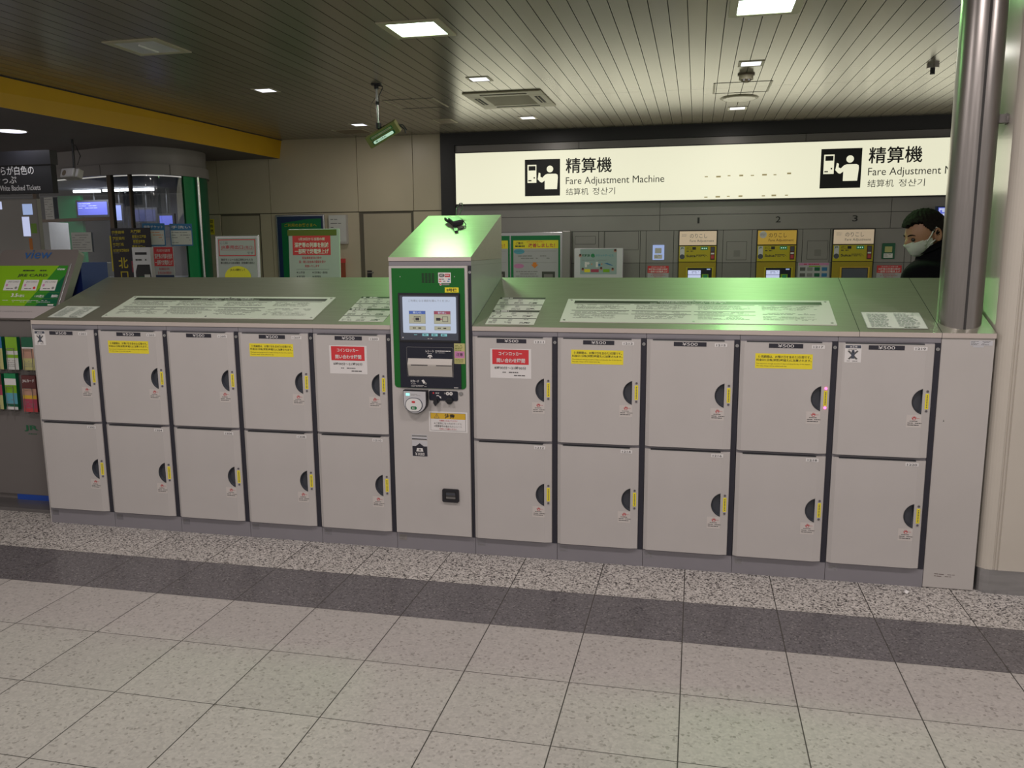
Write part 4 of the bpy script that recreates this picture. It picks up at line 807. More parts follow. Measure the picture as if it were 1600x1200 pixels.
brochure(-.350, .60, .10, .225, .25, [(.10, 'redink'), (.26, 'magenta'), (.10, 'amber'), (.18, 'skinprint'), (.36, 'brown')], 'dark red brochure with white title in the lower rack beside the lockers', 'JALカード', 'brown')
brochure(-.585, .61, .09, .22, .25, [(.4, 'slip'), (.3, 'magenta'), (.3, 'brown')], 'red and cream leaflet in the lower rack at the left edge')

# ------------------------------------------------------------------ coin lockers
DX0, DX1 = .002, .404
def door_shell(z0, z1, zh, top=True):
    """bulged steel door with chamfered sides and a half-moon pocket"""
    b = B(); yf = -.018
    xl, xr = .020, .368
    # half-moon loop
    hx, hz, ch, sg = .367, zh, .058, .043; R_ = (ch * ch + sg * sg) / (2 * sg); a = math.asin(ch / R_)
    arc = []
    for k in range(17):
        th = PI - a + 2 * a * k / 16; arc.append((hx - sg + R_ + R_ * math.cos(th), hz + R_ * math.sin(th)))
    # outer front plane with hole by triangle fill
    bm = bmesh.new(); out = [(xl, z0), (xr, z0), (xr, z1), (xl, z1)]
    vo = [bm.verts.new((x, yf, z)) for x, z in out]; vi = [bm.verts.new((x - .0012, yf, z)) for x, z in arc]
    es = [bm.edges.new((vo[k], vo[(k + 1) % 4])) for k in range(4)] + [bm.edges.new((vi[k], vi[(k + 1) % len(vi)])) for k in range(len(vi))]
    bmesh.ops.triangle_fill(bm, use_beauty=True, edges=es); bm.verts.index_update()
    fs = [];
    for f in bm.faces:
        c = f.calc_center_median(); ins = (c.x > hx - sg) and (c.x < hx) and ((c.x - (hx - sg + R_)) ** 2 + (c.z - hz) ** 2 < R_ * R_ * .995) and all(v in vi for v in f.verts)
        if not ins:
            idx = [v.index for v in f.verts]
            if f.normal.y > 0: idx = idx[::-1]
            fs.append(tuple(idx))
    b.raw([tuple(v.co) for v in bm.verts], fs, 'door'); bm.free()
    cz = .010
    L_ = [(DX0, 0), (DX0, -.006), (xl, yf)]; Rr = [(xr, yf), (DX1 - .003, -.011), (DX1, -.008), (DX1, 0)]
    for P in (L_, Rr):
        for (xa, ya), (xb, yb) in zip(P[:-1], P[1:]): b.face([(xa, ya, z0), (xb, yb, z0), (xb, yb, z1), (xa, ya, z1)], 'door')
    pl = L_ + Rr
    b.face([(x, y, z0) for x, y in pl][::-1], 'door'); b.face([(x, y, z1) for x, y in pl], 'door')
    return b, arc
def pocket(arc, yf=-.018):
    b = B(); n = len(arc); cxm = sum(p[0] for p in arc) / n; czm = sum(p[1] for p in arc) / n
    rim = [(x - .0012, yf - .0012, z) for x, z in arc]; rim2 = [(cxm + (x - cxm) * .90, yf - .0012, czm + (z - czm) * .93) for x, z in arc]; deep = [(cxm + (x - cxm) * .74 + .002, yf + .014, czm + (z - czm) * .82) for x, z in arc]
    b.raw(rim + rim2, [(k, (k + 1) % n, n + (k + 1) % n, n + k) for k in range(n)], 'pocket2', True)
    b.raw(rim2 + deep, [(k, (k + 1) % n, n + (k + 1) % n, n + k) for k in range(n)], 'pocket', True)
    b.face(deep, 'pocket'); return b
shells = {}
for key, (z0, z1, zh) in {'up': (.6215, 1.1395, .881), 'lo': (.0945, .6065, .346)}.items():
    sb, arc = door_shell(z0, z1, zh); shells[key] = (sb, pocket(arc), z0, z1, zh)

def red_sticker(b, F, u0, v0, u1, v1):
    w_, h_ = u1 - u0, v1 - v0; P = lambda a: u0 + a * w_; Q = lambda a: v0 + a * h_
    b.fbox(F, u0, v0, u1, v1, 0, .0006, 'white'); b.rect(F, P(.05), Q(.47), P(.94), Q(.97), 'red', .001)
    b.text(F, 'コインロッカー', P(.21), Q(.77), P(.78), Q(.90), 'white', .0015, .02); b.text(F, '問い合わせ時間', P(.16), Q(.53), P(.85), Q(.68), 'white', .0015, .02)
    b.text(F, '8時00分～21時00分', P(.10), Q(.30), P(.88), Q(.40), 'ink', .001, .02)
    b.lines(F, P(.30), Q(.17), P(.92), Q(.23), 1, 'ink', .001, 4, .6); b.lines(F, P(.58), Q(.07), P(.9), Q(.13), 1, 'ink', .001, 5, .6)
def yellow_sticker(b, F, u0, v0, u1, v1):
    w_, h_ = u1 - u0, v1 - v0; P = lambda a: u0 + a * w_; Q = lambda a: v0 + a * h_
    b.fbox(F, u0, v0, u1, v1, 0, .0006, 'yellow')
    b.text(F, '使用期間は、お預け日を含めた3日間です。', P(.05), Q(.70), P(.97), Q(.88), 'inkblack', .001, .01); b.text(F, '料金は1日毎(深夜2時越え)に加算されます。', P(.02), Q(.46), P(.98), Q(.65), 'inkblack', .001, .01)
    b.text(F, 'The maximum storage period is 3 days including the day of the deposit.', P(.02), Q(.27), P(.97), Q(.36), 'inkblack', .001); b.text(F, 'The daily charge will be added each day.', P(.02), Q(.11), P(.56), Q(.20), 'inkblack', .001)
def caution_sticker(b, F, u0, v0, u1, v1):
    w_, h_ = u1 - u0, v1 - v0; P = lambda a: u0 + a * w_; Q = lambda a: v0 + a * h_
    b.fbox(F, u0, v0, u1, v1, 0, .0006, 'white'); b.rect(F, P(.03), Q(.80), P(.97), Q(.97), 'bezel', .001); b.text(F, '▲警告', P(.28), Q(.83), P(.75), Q(.94), 'white', .0015, .02)
    b.poly(F, [(P(.2), Q(.2)), (P(.3), Q(.16)), (P(.84), Q(.64)), (P(.74), Q(.68))], 'ink', .001); b.poly(F, [(P(.8), Q(.2)), (P(.7), Q(.16)), (P(.16), Q(.64)), (P(.26), Q(.68))], 'ink', .0012)
    b.rect(F, P(.4), Q(.22), P(.6), Q(.58), 'bezel', .0014); b.disc(F, P(.5), Q(.63), w_ * .09, 'bezel', .0014, 12)
    b.lines(F, P(.2), Q(.69), P(.8), Q(.76), 1, 'inkmid', .001, 3, .5); b.lines(F, P(.15), Q(.04), P(.85), Q(.12), 1, 'inkmid', .001, 4, .5)
def hand_sticker(b, F, u0, v0, u1, v1):
    w_, h_ = u1 - u0, v1 - v0; P = lambda a: u0 + a * w_; Q = lambda a: v0 + a * h_
    b.fbox(F, u0, v0, u1, v1, 0, .0005, 'door_sticker')
    b.poly(F, [(P(.42), Q(.60)), (P(.60), Q(.60)), (P(.66), Q(.74)), (P(.64), Q(.88)), (P(.60), Q(.76)), (P(.57), Q(.94)), (P(.53), Q(.78)), (P(.50), Q(.97)), (P(.47), Q(.78)), (P(.43), Q(.92)), (P(.42), Q(.74)), (P(.33), Q(.82))], 'redink', .001)
    b.poly(F, [(P(.45), Q(.63)), (P(.58), Q(.63)), (P(.61), Q(.73)), (P(.45), Q(.75))], 'door_sticker', .0013)
    b.lines(F, P(.68), Q(.72), P(.9), Q(.78), 1, 'redink', .001, 1, .5); b.lines(F, P(.22), Q(.46), P(.8), Q(.55), 1, 'ink', .001, 3, .55); b.lines(F, P(.08), Q(.30), P(1.1), Q(.40), 1, 'ink', .001, 8, .55, .95); b.lines(F, P(.08), Q(.14), P(1.0), Q(.25), 1, 'ink', .001, 5, .55, .95)
M['door_sticker'] = mat('pale_sticker', (0.58, 0.54, 0.52), 0.5)

bodies = {}
lab_extra = {0: 'with a small warning sticker, at the far left end of the row', 1: 'second from the left end, yellow notice on its upper door', 2: 'third from the left end, plain doors without a notice', 3: 'fourth from the left end, yellow notice on its upper door', 4: 'directly left of the green kiosk, red-headed notice on its upper door', 5: 'directly right of the green kiosk, red-headed notice on its upper door', 6: 'second to the right of the kiosk, yellow notice on its upper door', 7: 'third to the right of the kiosk, plain doors without a notice', 8: 'with red-lit handle lamps and a yellow notice on its upper door', 9: 'with a small warning sticker, beside the grey end panel'}
for ci in range(10):
    X0 = ci * CW if ci < 5 else (ci + 1) * CW
    n_up, n_lo = 1201 + 2 * ci, 1202 + 2 * ci
    T = thing('coin_locker', 'beige two-door coin locker %d and %d %s' % (n_up, n_lo, lab_extra[ci]), 'coin locker', (X0, 0, 0), 'coin lockers in the row')
    T['label'] = 'beige coin locker ' + lab_extra[ci]
    if ci == 0:
        bd = B(); bd.box(.001, .0, .0886, CW - .001, .655, 1.145, 'grey_enamel'); ob = bd.build('body', T, (0, 0, 0)); bodies['b'] = ob.data
        bd = B(); bd.box(.001, -.001, 0, CW - .001, .655, .0885, 'grey_enamel'); bodies['p'] = bd.build('plinth', T).data
        bd = B(); bd.box(.001, -.002, 1.1455, CW - .001, .12, 1.1675, 'grey_enamel'); bodies['c'] = bd.build('top_rail', T).data
        bd = B(); bd.box(.4045, -.003, .0886, .4290, -.0003, 1.1445, 'strip'); bodies['s'] = bd.build('dark_strip', T).data
        bd = B(); FF = Fr((0, -.003, 0)); bd.cyl(FF, .4175, 1.117, .0075, 0, .004, 'screw', 16); bd.rect(FF, .4165, 1.112, .4185, 1.122, 'black', .0042); bodies['k'] = bd.build('lock', T).data
        for nm in ('body', 'plinth', 'top_rail', 'dark_strip', 'lock'): pass
    else:
        for nm, kk in (('body', 'b'), ('plinth', 'p'), ('top_rail', 'c'), ('dark_strip', 's'), ('lock', 'k')):
            o = bpy.data.objects.new(nm, bodies[kk]); COL.objects.link(o); o.parent = T
    # maker's plate on the plinth, worn in different ways
    F0 = Fr((0, -.001, 0)); bp_ = B(); bp_.fbox(F0, .012, .047, .054, .078, 0, .0006, mat('worn_grey_sticker_%d' % ci, (.16 + .01 * ci, .155 + .01 * ci, .175 + .01 * ci), .6)); bp_.lines(F0, .015, .05, .05, .076, 3, 'gwall2', .001, ci, .4, .6); o = bp_.build('plinth_sticker', T); o.location = (0, 0, 0)
    for key, num in (('up', n_up), ('lo', n_lo)):
        sb, pk, z0, z1, zh = shells[key]
        if not hasattr(sb, 'me'):
            o = sb.build('door', T); o.location = (0, 0, 0); sb.me = o.data
        else:
            o = bpy.data.objects.new('door', sb.me); COL.objects.link(o); o.parent = T
        D = o
        def child(nm, bb):
            q = bb.build(nm, D); q.location = (0, 0, 0); return q
        if not hasattr(pk, 'me'): q = child('handle', pk); pk.me = q.data
        else:
            q = bpy.data.objects.new('handle', pk.me); COL.objects.link(q); q.parent = D
        FF = Fr((0, -.018, 0))
        nb = B(); zn = 1.1185 if key == 'up' else .588
        nb.fbox(FF, .316, zn - .007, .372, zn + .009, 0, .0008, 'white'); nb.text(FF, str(num), .323, zn - .0045, .365, zn + .0055, 'ink', .0012, .015); child('number_label', nb)
        if key == 'up':
            nb = B(); nb.fbox(FF, .128, 1.1115, .278, 1.1315, 0, .001, 'bezel' if False else 'strip'); nb.text(FF, '¥500', .168, 1.1145, .238, 1.129, 'white', .0014); child('price_label', nb)
        nb = B(); nb.box(.03, -.0186, z1 - .002, .36, -.004, z1 + .0018, 'pocket2'); nb.box(.03, -.0184, z1 - .0042, .36, -.0179, z1 - .002, 'screw'); child('top_lip_shade', nb)  # folded lip; its dark bar puts the recess's shade into the colour
        # indicator strip on the chamfer
        FC = Fr((.368, -.018, 0), (.033, .007, 0), (0, 0, 1)); zs = zh
        nb = B(); nb.fbox(FC, .011, zs - .034, .027, zs + .036, 0, .0008, 'yellow'); 
        for k in range(8): nb.rect(FC, .0165, zs - .028 + k * .0075, .0215, zs - .0235 + k * .0075, 'ink', .0012)
        child('indicator_strip', nb)
        for dz in (.047, -.043):
            nb = B(); lit = (ci == 8 and key == 'up'); nb.cyl(FC, .019, zs + dz, .0052 if not lit else .0062, 0, .003, 'led_red' if lit else 'led_off', 14); q = child('indicator_lamp', nb)
            if lit: q['label'] = 'red-lit indicator lamp'
        nb = B(); hand_sticker(nb, FF, .306, zh - .119, .368, zh - .062); child('hand_sticker', nb)
        if key == 'up':
            if ci in (4, 5): nb = B(); red_sticker(nb, FF, .095, .936, .302, 1.083); child('notice_sticker', nb)
            if ci in (1, 3, 6, 8): nb = B(); yellow_sticker(nb, FF, .070, 1.016, .322, 1.085); child('notice_sticker', nb)
            if ci in (0, 9): nb = B(); caution_sticker(nb, FF, .028, 1.052, .098, 1.133); child('warning_sticker', nb)
    if ci == 0: pass

# parent offset: children were built around the origin, so put them back to the locker origin
for o in list(bpy.data.objects):
    if o.parent is not None and o.parent.name.startswith('coin_locker'): o.location = (0, 0, 0)

# sloped steel worktops
def worktop(x0, x1, lab, seams, plates):
    t = thing('worktop', lab, 'worktop', (x0, 0, 1.168)); yf, yb, zf, zb_, zl = -.006, .655, 1.190, 1.406, 1.1685
    b = B(); pr_ = [(yf, zl), (yf, zf), (yb, zb_), (yb, zl)]
    b.prism([(x0, y, z) for y, z in pr_], (x1 - x0, 0, 0), 'top')
    k = len(b.f)
    b.m[0] = b.mi('steel_trim')
    fi = [i for i, f in enumerate(b.f) if all(abs(b.v[j].y - yf) < 1e-5 for j in f)]
    for i in fi: b.m[i] = b.mi('steel_trim')
    F = Fr((0, 0, 1.192), (1, 0, 0), (0, .661, .216))
    for sx_ in seams: b.rect(F, sx_ - .0015, -.004, sx_ + .0015, .69, 'seam', .0004); b.fbox(Fr((0, yf, 0)), sx_ - .001, zl, sx_ + .001, zf, 0, .0003, 'seam')
    b.build('slab', t)
    return t, F
KX0, KX1 = 5 * CW, 6 * CW
sf_ = math.hypot(.655, .215) / .655
def info_plate(F, t, u0, u1, y0, y1, seed):
    v0, v1 = y0 * sf_, y1 * sf_; b = B(); b.fbox(F, u0, v0, u1, v1, .0, .003, 'plate'); w_, h_ = u1 - u0, v1 - v0; P = lambda a: u0 + a * w_; Q = lambda a: v0 + a * h_
    b.rect(F, P(.03), Q(.80), P(.97), Q(.92), 'platebar', .0035); b.text(F, 'Suica対応型ICロッカーのご利用案内', P(.36), Q(.865), P(.62), Q(.91), 'white', .004, .01); b.lines(F, P(.33), Q(.815), P(.68), Q(.845), 1, 'plate', .004, seed + 9, .6)
    for c in range(4):
        a0, a1 = .045 + c * .235, .045 + c * .235 + .20
        b.rect(F, P(a0 - .01), Q(.755), P(a1 + .01), Q(.768), 'ink', .0035)
        b.lines(F, P(a0), Q(.55), P(a1), Q(.74), 5, 'ink', .0035, seed + c, .30, .85)
        if c < 3:
            b.rect(F, P(a0 - .015), Q(.47), P(a1 + .01), Q(.49), 'ink', .0035); b.rect(F, P(a0 - .015), Q(.33), P(a1 + .01), Q(.345), 'ink', .0035)
        b.lines(F, P(a0), Q(.36), P(a1), Q(.46), 2, 'inkmid', .0035, seed + c + 5, .35, .85); b.lines(F, P(a0), Q(.14), P(a1), Q(.31), 4, 'ink', .0035, seed + c + 15, .28, .8)
    for u in (.015, .5, .985):
        for v in (.06, .94): b.cyl(F, P(u), Q(v), .006, .003, .0045, 'screw', 10)
    b.build('info_plate', t)
def step_plate(F, t, u0, u1, y0, y1, seed):
    v0, v1 = y0 * sf_, y1 * sf_; b = B(); b.fbox(F, u0, v0, u1, v1, 0, .0015, 'plate'); w_, h_ = u1 - u0, v1 - v0; P = lambda a: u0 + a * w_; Q = lambda a: v0 + a * h_
    for k in (0, 1):
        q = .5 * (1 - k); b.rect(F, P(0), Q(q + .43), P(1), Q(q + .50), 'platebar', .002); b.lines(F, P(.05), Q(q + .44), P(.4), Q(q + .488), 1, 'white', .0025, seed + k, .8)
        b.rect(F, P(0), Q(q + .195), P(1), Q(q + .215), 'platebar', .002)
        for j, (r0, r1) in enumerate(((.24, .42), (.02, .18))):
            for i_ in range(3):
                a = .05 + .32 * i_; b.lines(F, P(a), Q(q + r0), P(a + .22), Q(q + r0 + (r1 - r0) * .45), 2, 'ink', .002, seed + i_ + j * 7 + k * 3, .4); b.lines(F, P(a + .06), Q(q + r0 + (r1 - r0) * .55), P(a + .17), Q(q + r1), 2, 'inkmid', .002, seed + i_, .5)
            b.rect(F, P(.78), Q(q + r0 + .03), P(.85), Q(q + r0 + .06), 'ink', .0022)
    b.build('step_plate', t)
t, F = worktop(.0, KX0 - .001, 'brushed steel sloped worktop over the five lockers left of the kiosk', [], None)
info_plate(F, t, .418, 1.700, .050, .345, 100); step_plate(F, t, 1.850, 2.098, .034, .360, 200)
def loose_sheet(F, u0, u1, y0, y1, lab, curl, seed):
    v0, v1 = y0 * sf_, y1 * sf_; b = B(); n = 10; vs = []; nn = 6
    for j in range(nn + 1):
        for k in range(n + 1):
            a, c = k / n, j / nn; lift = .0022 + curl * (max(0, .25 - a) * max(0, c - .6) * 8) ** 1.2; vs.append(F.p(u0 + (u1 - u0) * a, v0 + (v1 - v0) * c, lift))
    b.raw(vs, [(j * (n + 1) + k, j * (n + 1) + k + 1, (j + 1) * (n + 1) + k + 1, (j + 1) * (n + 1) + k) for j in range(nn) for k in range(n)], 'paper', True)
    m_ = (u0 + u1) / 2; w_ = u1 - u0
    b.lines(F, u0 + .02, v0 + .012, m_ - .012, v1 - .02, 12, mat('faint_ink_%d' % seed, (.33, .34, .35), .6), .0045 + (.0 if curl < .01 else .0), seed, .35, .95); b.lines(F, m_ + .012, v0 + .02, u1 - .02, v1 - .015, 12, 'inkmid' if False else mat('faint_ink_b%d' % seed, (.33, .34, .35), .6), .0045, seed + 1, .35, .95)
    b.lines(F, u1 - w_ * .38, v0 + .006, u1 - w_ * .14, v0 + .014, 1, 'ink', .0048, 3, .7, 1)
    for (a0, c0, a1, c1) in ((u0, v0, u1, v0 + .0015), (u0, v1 - .0015, u1, v1), (u1 - .0015, v0, u1, v1), (u0, v0, u0 + .0015, v1)): b.rect(F, a0, c0, a1, c1, 'inkmid', .0046)
    o = b.build('notice_sheet', None, tuple(F.p((u0 + u1) / 2, v0))); tag(o, lab, 'notice', 'white notice sheets on the worktops')
loose_sheet(F, .080, .305, .030, .190, 'white two-column notice sheet at the left end of the left worktop', .0, 301)
t, F = worktop(KX1 + .001, 4.951, 'brushed steel sloped worktop running from the kiosk to the steel column', [4.39, 11 * CW + .0], None)
info_plate(F, t, 3.012, 4.303, .060, .343, 400); step_plate(F, t, 2.642, 2.889, .022, .362, 500)
loose_sheet(F, 4.428, 4.683, .030, .208, 'white two-column notice sheet on the right worktop near the steel column', .0, 601)
# end panel
t = thing('end_panel', 'tall plain grey-beige end panel between the last locker and the pillar', 'panel', (11 * CW, 0, 0))
b = B(); b.box(11 * CW + .0015, .0, .002, 4.949, .018, 1.168, 'panel_beige'); bevel(b.build('panel', t), .002)
b = B(); F0 = Fr((0, 0, 0)); b.fbox(F0, 4.85, 1.136, 4.94, 1.158, .0, .0008, 'silver'); b.lines(F0, 4.853, 1.138, 4.937, 1.157, 4, 'ink', .0012, 3, .35); b.fbox(F0, 4.862, 1.128, 4.905, 1.135, 0, .0008, 'silver'); b.build('rating_plate', t)
b = B(); b.lines(F0, 4.78, .055, 4.87, .075, 2, mat('scuff_brown', (.12, .08, .07), .8), .0006, 14, .25, .7); b.poly(F0, [(4.765, .79), (4.768, .80), (4.77, .79)], 'ink', .0008); b.build('scuff_mark', t)
# door shells share the room side: left end cheek
t = thing('end_panel', 'thin side cheek closing the far left end of the locker row', 'panel', (-.004, 0, 0)); b = B(); b.box(-.006, .0, 0.001, -.0005, .655, 1.168, 'panel_beige'); b.build('panel', t)

# ------------------------------------------------------------------ payment kiosk
K = thing('payment_kiosk', 'green and beige touchscreen payment kiosk standing in the middle of the lockers', 'kiosk', (KX0, 0, 0))
def kc(nm, b, lab=None):
    o = b.build(nm, K)
    if lab: o['label'] = lab
    return o
b = B(); b.box(KX0 + .001, .0, .0886, KX1 - .001, .655, 1.490, 'kiosk_side')
b.prism([(KX0 + .001, .0, 1.4905), (KX0 + .001, .0, 1.512), (KX0 + .001, .655, 1.512), (KX0 + .001, .655, 1.4905)], (CW - .002, 0, 0), 'kiosk_side'); kc('body', b)
b = B(); b.box(KX0 + .001, -.002, 1.4905, KX1 - .001, .0, 1.5125, 'grey_enamel'); kc('top_rail', b)
b = B(); pr_ = [(-.006, 1.513), (-.006, 1.532), (.655, 1.757), (.655, 1.513)]
b.prism([(KX0, y, z) for y, z in pr_], (CW, 0, 0), 'top')
for i, f in enumerate(b.f):
    if all(abs(b.v[j].y + .006) < 1e-5 for j in f): b.m[i] = b.mi('steel_trim')
    pass
kc('sloped_lid', b)
b = B(); b.box(KX0 + .001, -.001, 0, KX1 - .001, .655, .0885, 'grey_enamel'); F0 = Fr((KX0, -.001, 0)); b.fbox(F0, .012, .047, .054, .078, 0, .0006, 'gwall'); b.lines(F0, .015, .05, .05, .076, 3, 'gwall2', .001, 5, .4); kc('plinth', b)
b = B(); b.box(KX0 + .414, -.003, .0886, KX0 + .429, -.0003, 1.4895, 'strip'); kc('dark_strip', b)
FK = Fr((KX0, -.003, 0)); b = B(); b.cyl(FK, .4225, 1.457, .0065, 0, .004, 'screw', 16); b.rect(FK, .4215, 1.4525, .4235, 1.4615, 'black', .0042); kc('lock', b)
b = B(); b.box(KX0 + .004, -.018, .0945, KX0 + .413, -.0003, 1.4885, 'door'); bevel(kc('door_panel', b), .0025)
FK = Fr((KX0, -.018, 0))
def rrect(u0, v0, u1, v1, r, corners='blbrtltr', n=6):
    P = []
    for (cu, cv, a0, nm) in ((u0 + r, v0 + r, PI, 'bl'), (u1 - r, v0 + r, 1.5 * PI, 'br'), (u1 - r, v1 - r, 0, 'tr'), (u0 + r, v1 - r, .5 * PI, 'tl')):
        if nm in corners:
            for k in range(n + 1): P.append((cu + r * math.cos(a0 + PI / 2 * k / n), cv + r * math.sin(a0 + PI / 2 * k / n)))
        else: P.append((u0 if 'l' in nm else u1, v0 if 'b' in nm else v1))
    return P
def plate(b, F, P, n0, n1, m): b.prism([F.p(u, v, n0) for u, v in P], F.N * (n1 - n0), m)
b = B(); plate(b, FK, rrect(.020, .873, .399, 1.478, .018, 'blbr'), 0, .003, 'green')
for r_ in range(5):
    for c in range(4): b.rect(FK, .179 + c * .0175, 1.452 - r_ * .0098 - .0062, .192 + c * .0175, 1.452 - r_ * .0098, 'pgreen' if False else 'gapblack', .0034)
for u in (.066, .349): b.cyl(FK, u, 1.436, .0026, .003, .004, 'screw', 8)
kc('green_front', b)
b = B(); b.fbox(FK, .053, .8745, .375, 1.355, .003, .006, 'navy'); kc('navy_panel', b)
b = B(); b.fbox(FK, .055, 1.112, .372, 1.352, .006, .012, 'black'); b.fbox(FK, .064, 1.120, .366, 1.343, .012, .014, 'bezel'); kc('screen_bezel', b)
b = B(); S = .0145; plate(b, FK, rrect(.078, 1.156, .357, 1.337, .005), .014, .0146, 'screen'); S = .0150
b.text(FK, 'ご利用になる項目を選んでください', .110, 1.312, .325, 1.323, 'inkmid', S)
for (u0, u1, hd, s_) in ((.112, .197, 'sc_blue', '預け入れ'), (.243, .327, 'sc_red', '取り出し')):
    b.rect(FK, u0 - .001, 1.203, u1 + .001, 1.267, 'inkmid', S - .0002); b.rect(FK, u0, 1.204, u1, 1.266, 'btn', S); b.rect(FK, u0, 1.2505, u1, 1.266, hd, S + .0002); b.text(FK, s_, u0 + .02, 1.253, u1 - .02, 1.264, 'screen', S + .0004, .02)
    b.rect(FK, u0 + .035 + (.008 if u0 > .2 else -.01), 1.213, u0 + .070 + (.002 if u0 > .2 else -.01), 1.240, 'sc_ink', S + .0002); b.rect(FK, u0 + .037 + (.008 if u0 > .2 else -.01), 1.215, u0 + .068 + (.002 if u0 > .2 else -.01), 1.238, 'btn', S + .0004)
    if u0 < .2: b.rect(FK, u0 + .033, 1.219, u0 + .053, 1.233, 'sc_ink', S + .0006); b.rect(FK, u0 + .014, 1.225, u0 + .025, 1.227, 'sc_red', S + .0006)
    else: b.rect(FK, u0 + .010, 1.219, u0 + .032, 1.233, 'sc_ink', S + .0006); b.poly(FK, [(u0 + .032, 1.222), (u0 + .048, 1.2265), (u0 + .032, 1.231)], 'sc_red', S + .0007)
    b.rect(FK, u0, 1.171, u1, 1.191, 'inkmid', S); b.rect(FK, u0 + .001, 1.172, u1 - .001, 1.190, 'btn', S + .0002); b.lines(FK, u0 + .018, 1.177, u1 - .018, 1.185, 1, 'inkblack', S + .0004, 4, .7)
for k, u in enumerate((.133, .179, .227, .276)): b.rect(FK, u, 1.141, u + .032, 1.153, 'bezel' if k == 0 else 'sc_cyan', S - .0003)
b.lines(FK, .135, 1.143, .163, 1.151, 1, 'sc_cyan', S, 2, .3)
for u, s_ in ((.182, 'English'), (.230, '中文'), (.279, '한국어')): b.lines(FK, u + .003, 1.1435, u + .023, 1.1505, 1, 'sc_ink', S, 5, .6)
b.lines(FK, .207, 1.126, .232, 1.130, 1, 'white', S - .0004, 4, .7); b.disc(FK, .076, 1.132, .003, 'white', S - .0004, 10)
kc('touch_screen', b)
b = B(); P = rrect(.090, .932, .336, 1.084, .006); plate(b, FK, P, .006, .007, 'inkmid'); plate(b, FK, rrect(.0915, .9335, .3345, 1.0825, .005), .007, .0078, 'navy')
b.text(FK, 'レシート', .192, 1.058, .235, 1.070, 'white', .0082, .02); b.text(FK, 'Receipt', .200, 1.049, .225, 1.055, 'white', .0082); b.lines(FK, .243, 1.062, .330, 1.069, 1, 'white', .0082, 7, .7, 1); b.lines(FK, .243, 1.054, .31, 1.059, 1, 'white', .0082, 2, .5)
b.poly(FK, [(.200, 1.034), (.207, 1.045), (.222, 1.045), (.228, 1.034)], 'white', .0082); b.poly(FK, [(.204, 1.036), (.225, 1.036), (.2145, 1.026)], 'navy', .0084); b.poly(FK, [(.208, 1.033), (.221, 1.033), (.2145, 1.0265)], 'white', .0086)
kc('receipt_surround', b)
b = B(); b.fbox(FK, .098, .936, .331, 1.026, .0078, .0085, 'tray'); 
b.raw([FK.p(.098, .936, .009), FK.p(.331, .936, .009), FK.p(.331, .990, .022), FK.p(.098, .990, .022), FK.p(.098, .998, .022), FK.p(.331, .998, .022), FK.p(.331, 1.026, .0095), FK.p(.098, 1.026, .0095)], [(0, 1, 2, 3), (3, 2, 5, 4), (4, 5, 6, 7)], 'tray')
b.face([FK.p(.098, .936, .009), FK.p(.098, .990, .022), FK.p(.098, .998, .022), FK.p(.098, 1.026, .0095)], 'tray'); b.face([FK.p(.331, .936, .009), FK.p(.331, 1.026, .0095), FK.p(.331, .998, .022), FK.p(.331, .990, .022)], 'tray')
b.rect(FK, .116, .9915, .205, .9955, 'black', .0225); b.rect(FK, .249, .9910, .331, .9950, 'black', .0225); kc('receipt_tray', b)
b = B(); b.text(FK, 'ICカード', .108, .902, .152, .915, 'white', .0064, .02); b.text(FK, 'IC card', .110, .893, .133, .898, 'white', .0064); b.lines(FK, .110, .880, .197, .889, 2, 'white', .0064, 6, .35)
b.poly(FK, [(.165, .913), (.176, .918), (.187, .902), (.176, .896)], 'white', .0064); b.disc(FK, .187, .898, .006, 'inkmid', .0066, 12); b.lines(FK, .337, .878, .360, .883, 1, 'white', .0064, 3, .6)
b.v = b.v; kc('card_lettering', b)
b = B(); b.fbox(FK, .265, 1.405, .330, 1.456, .003, .0038, 'white'); plate(b, FK, rrect(.269, 1.434, .297, 1.451, .007), .0038, .0042, 'ink'); b.text(FK, 'IC', .275, 1.438, .291, 1.447, 'white', .0046, .02); b.rect(FK, .299, 1.434, .326, 1.450, 'redink', .0042); b.lines(FK, .301, 1.440, .324, 1.446, 1, 'white', .0046, 3, .7)
for k, (u, v, m_) in enumerate(((.269, 1.421, 'redink'), (.283, 1.421, 'inkmid'), (.315, 1.421, 'blueprint'), (.269, 1.411, 'red'), (.290, 1.411, 'inkmid'), (.311, 1.411, 'blueprint'))): b.rect(FK, u, v, u + .012, v + .005, m_, .0042)
b.cyl(FK, .2765, 1.398, .006, .003, .0038, 'white', 14); b.rect(FK, .272, 1.396, .281, 1.400, 'red', .004); b.rect(FK, .286, 1.394, .322, 1.402, 'inkmid', .0036); kc('payment_marks', b)
b = B(); b.fbox(FK, .298, 1.358, .369, 1.383, .003, .004, 'yellow'); b.text(FK, '8号機', .307, 1.362, .359, 1.379, 'inkblack', .0045, .02); kc('number_sticker', b)
b = B(); b.fbox(FK, .341, 1.003, .397, 1.106, .006, .0068, 'slip'); b.lines(FK, .346, 1.068, .392, 1.10, 4, 'olive', .0072, 2, .35); b.rect(FK, .343, 1.032, .395, 1.066, 'pink', .0070); b.text(FK, '注意', .352, 1.042, .386, 1.058, 'inkblack', .0074, .01); b.lines(FK, .346, 1.008, .392, 1.028, 3, 'olive', .0072, 3, .35); kc('paper_slip', b)
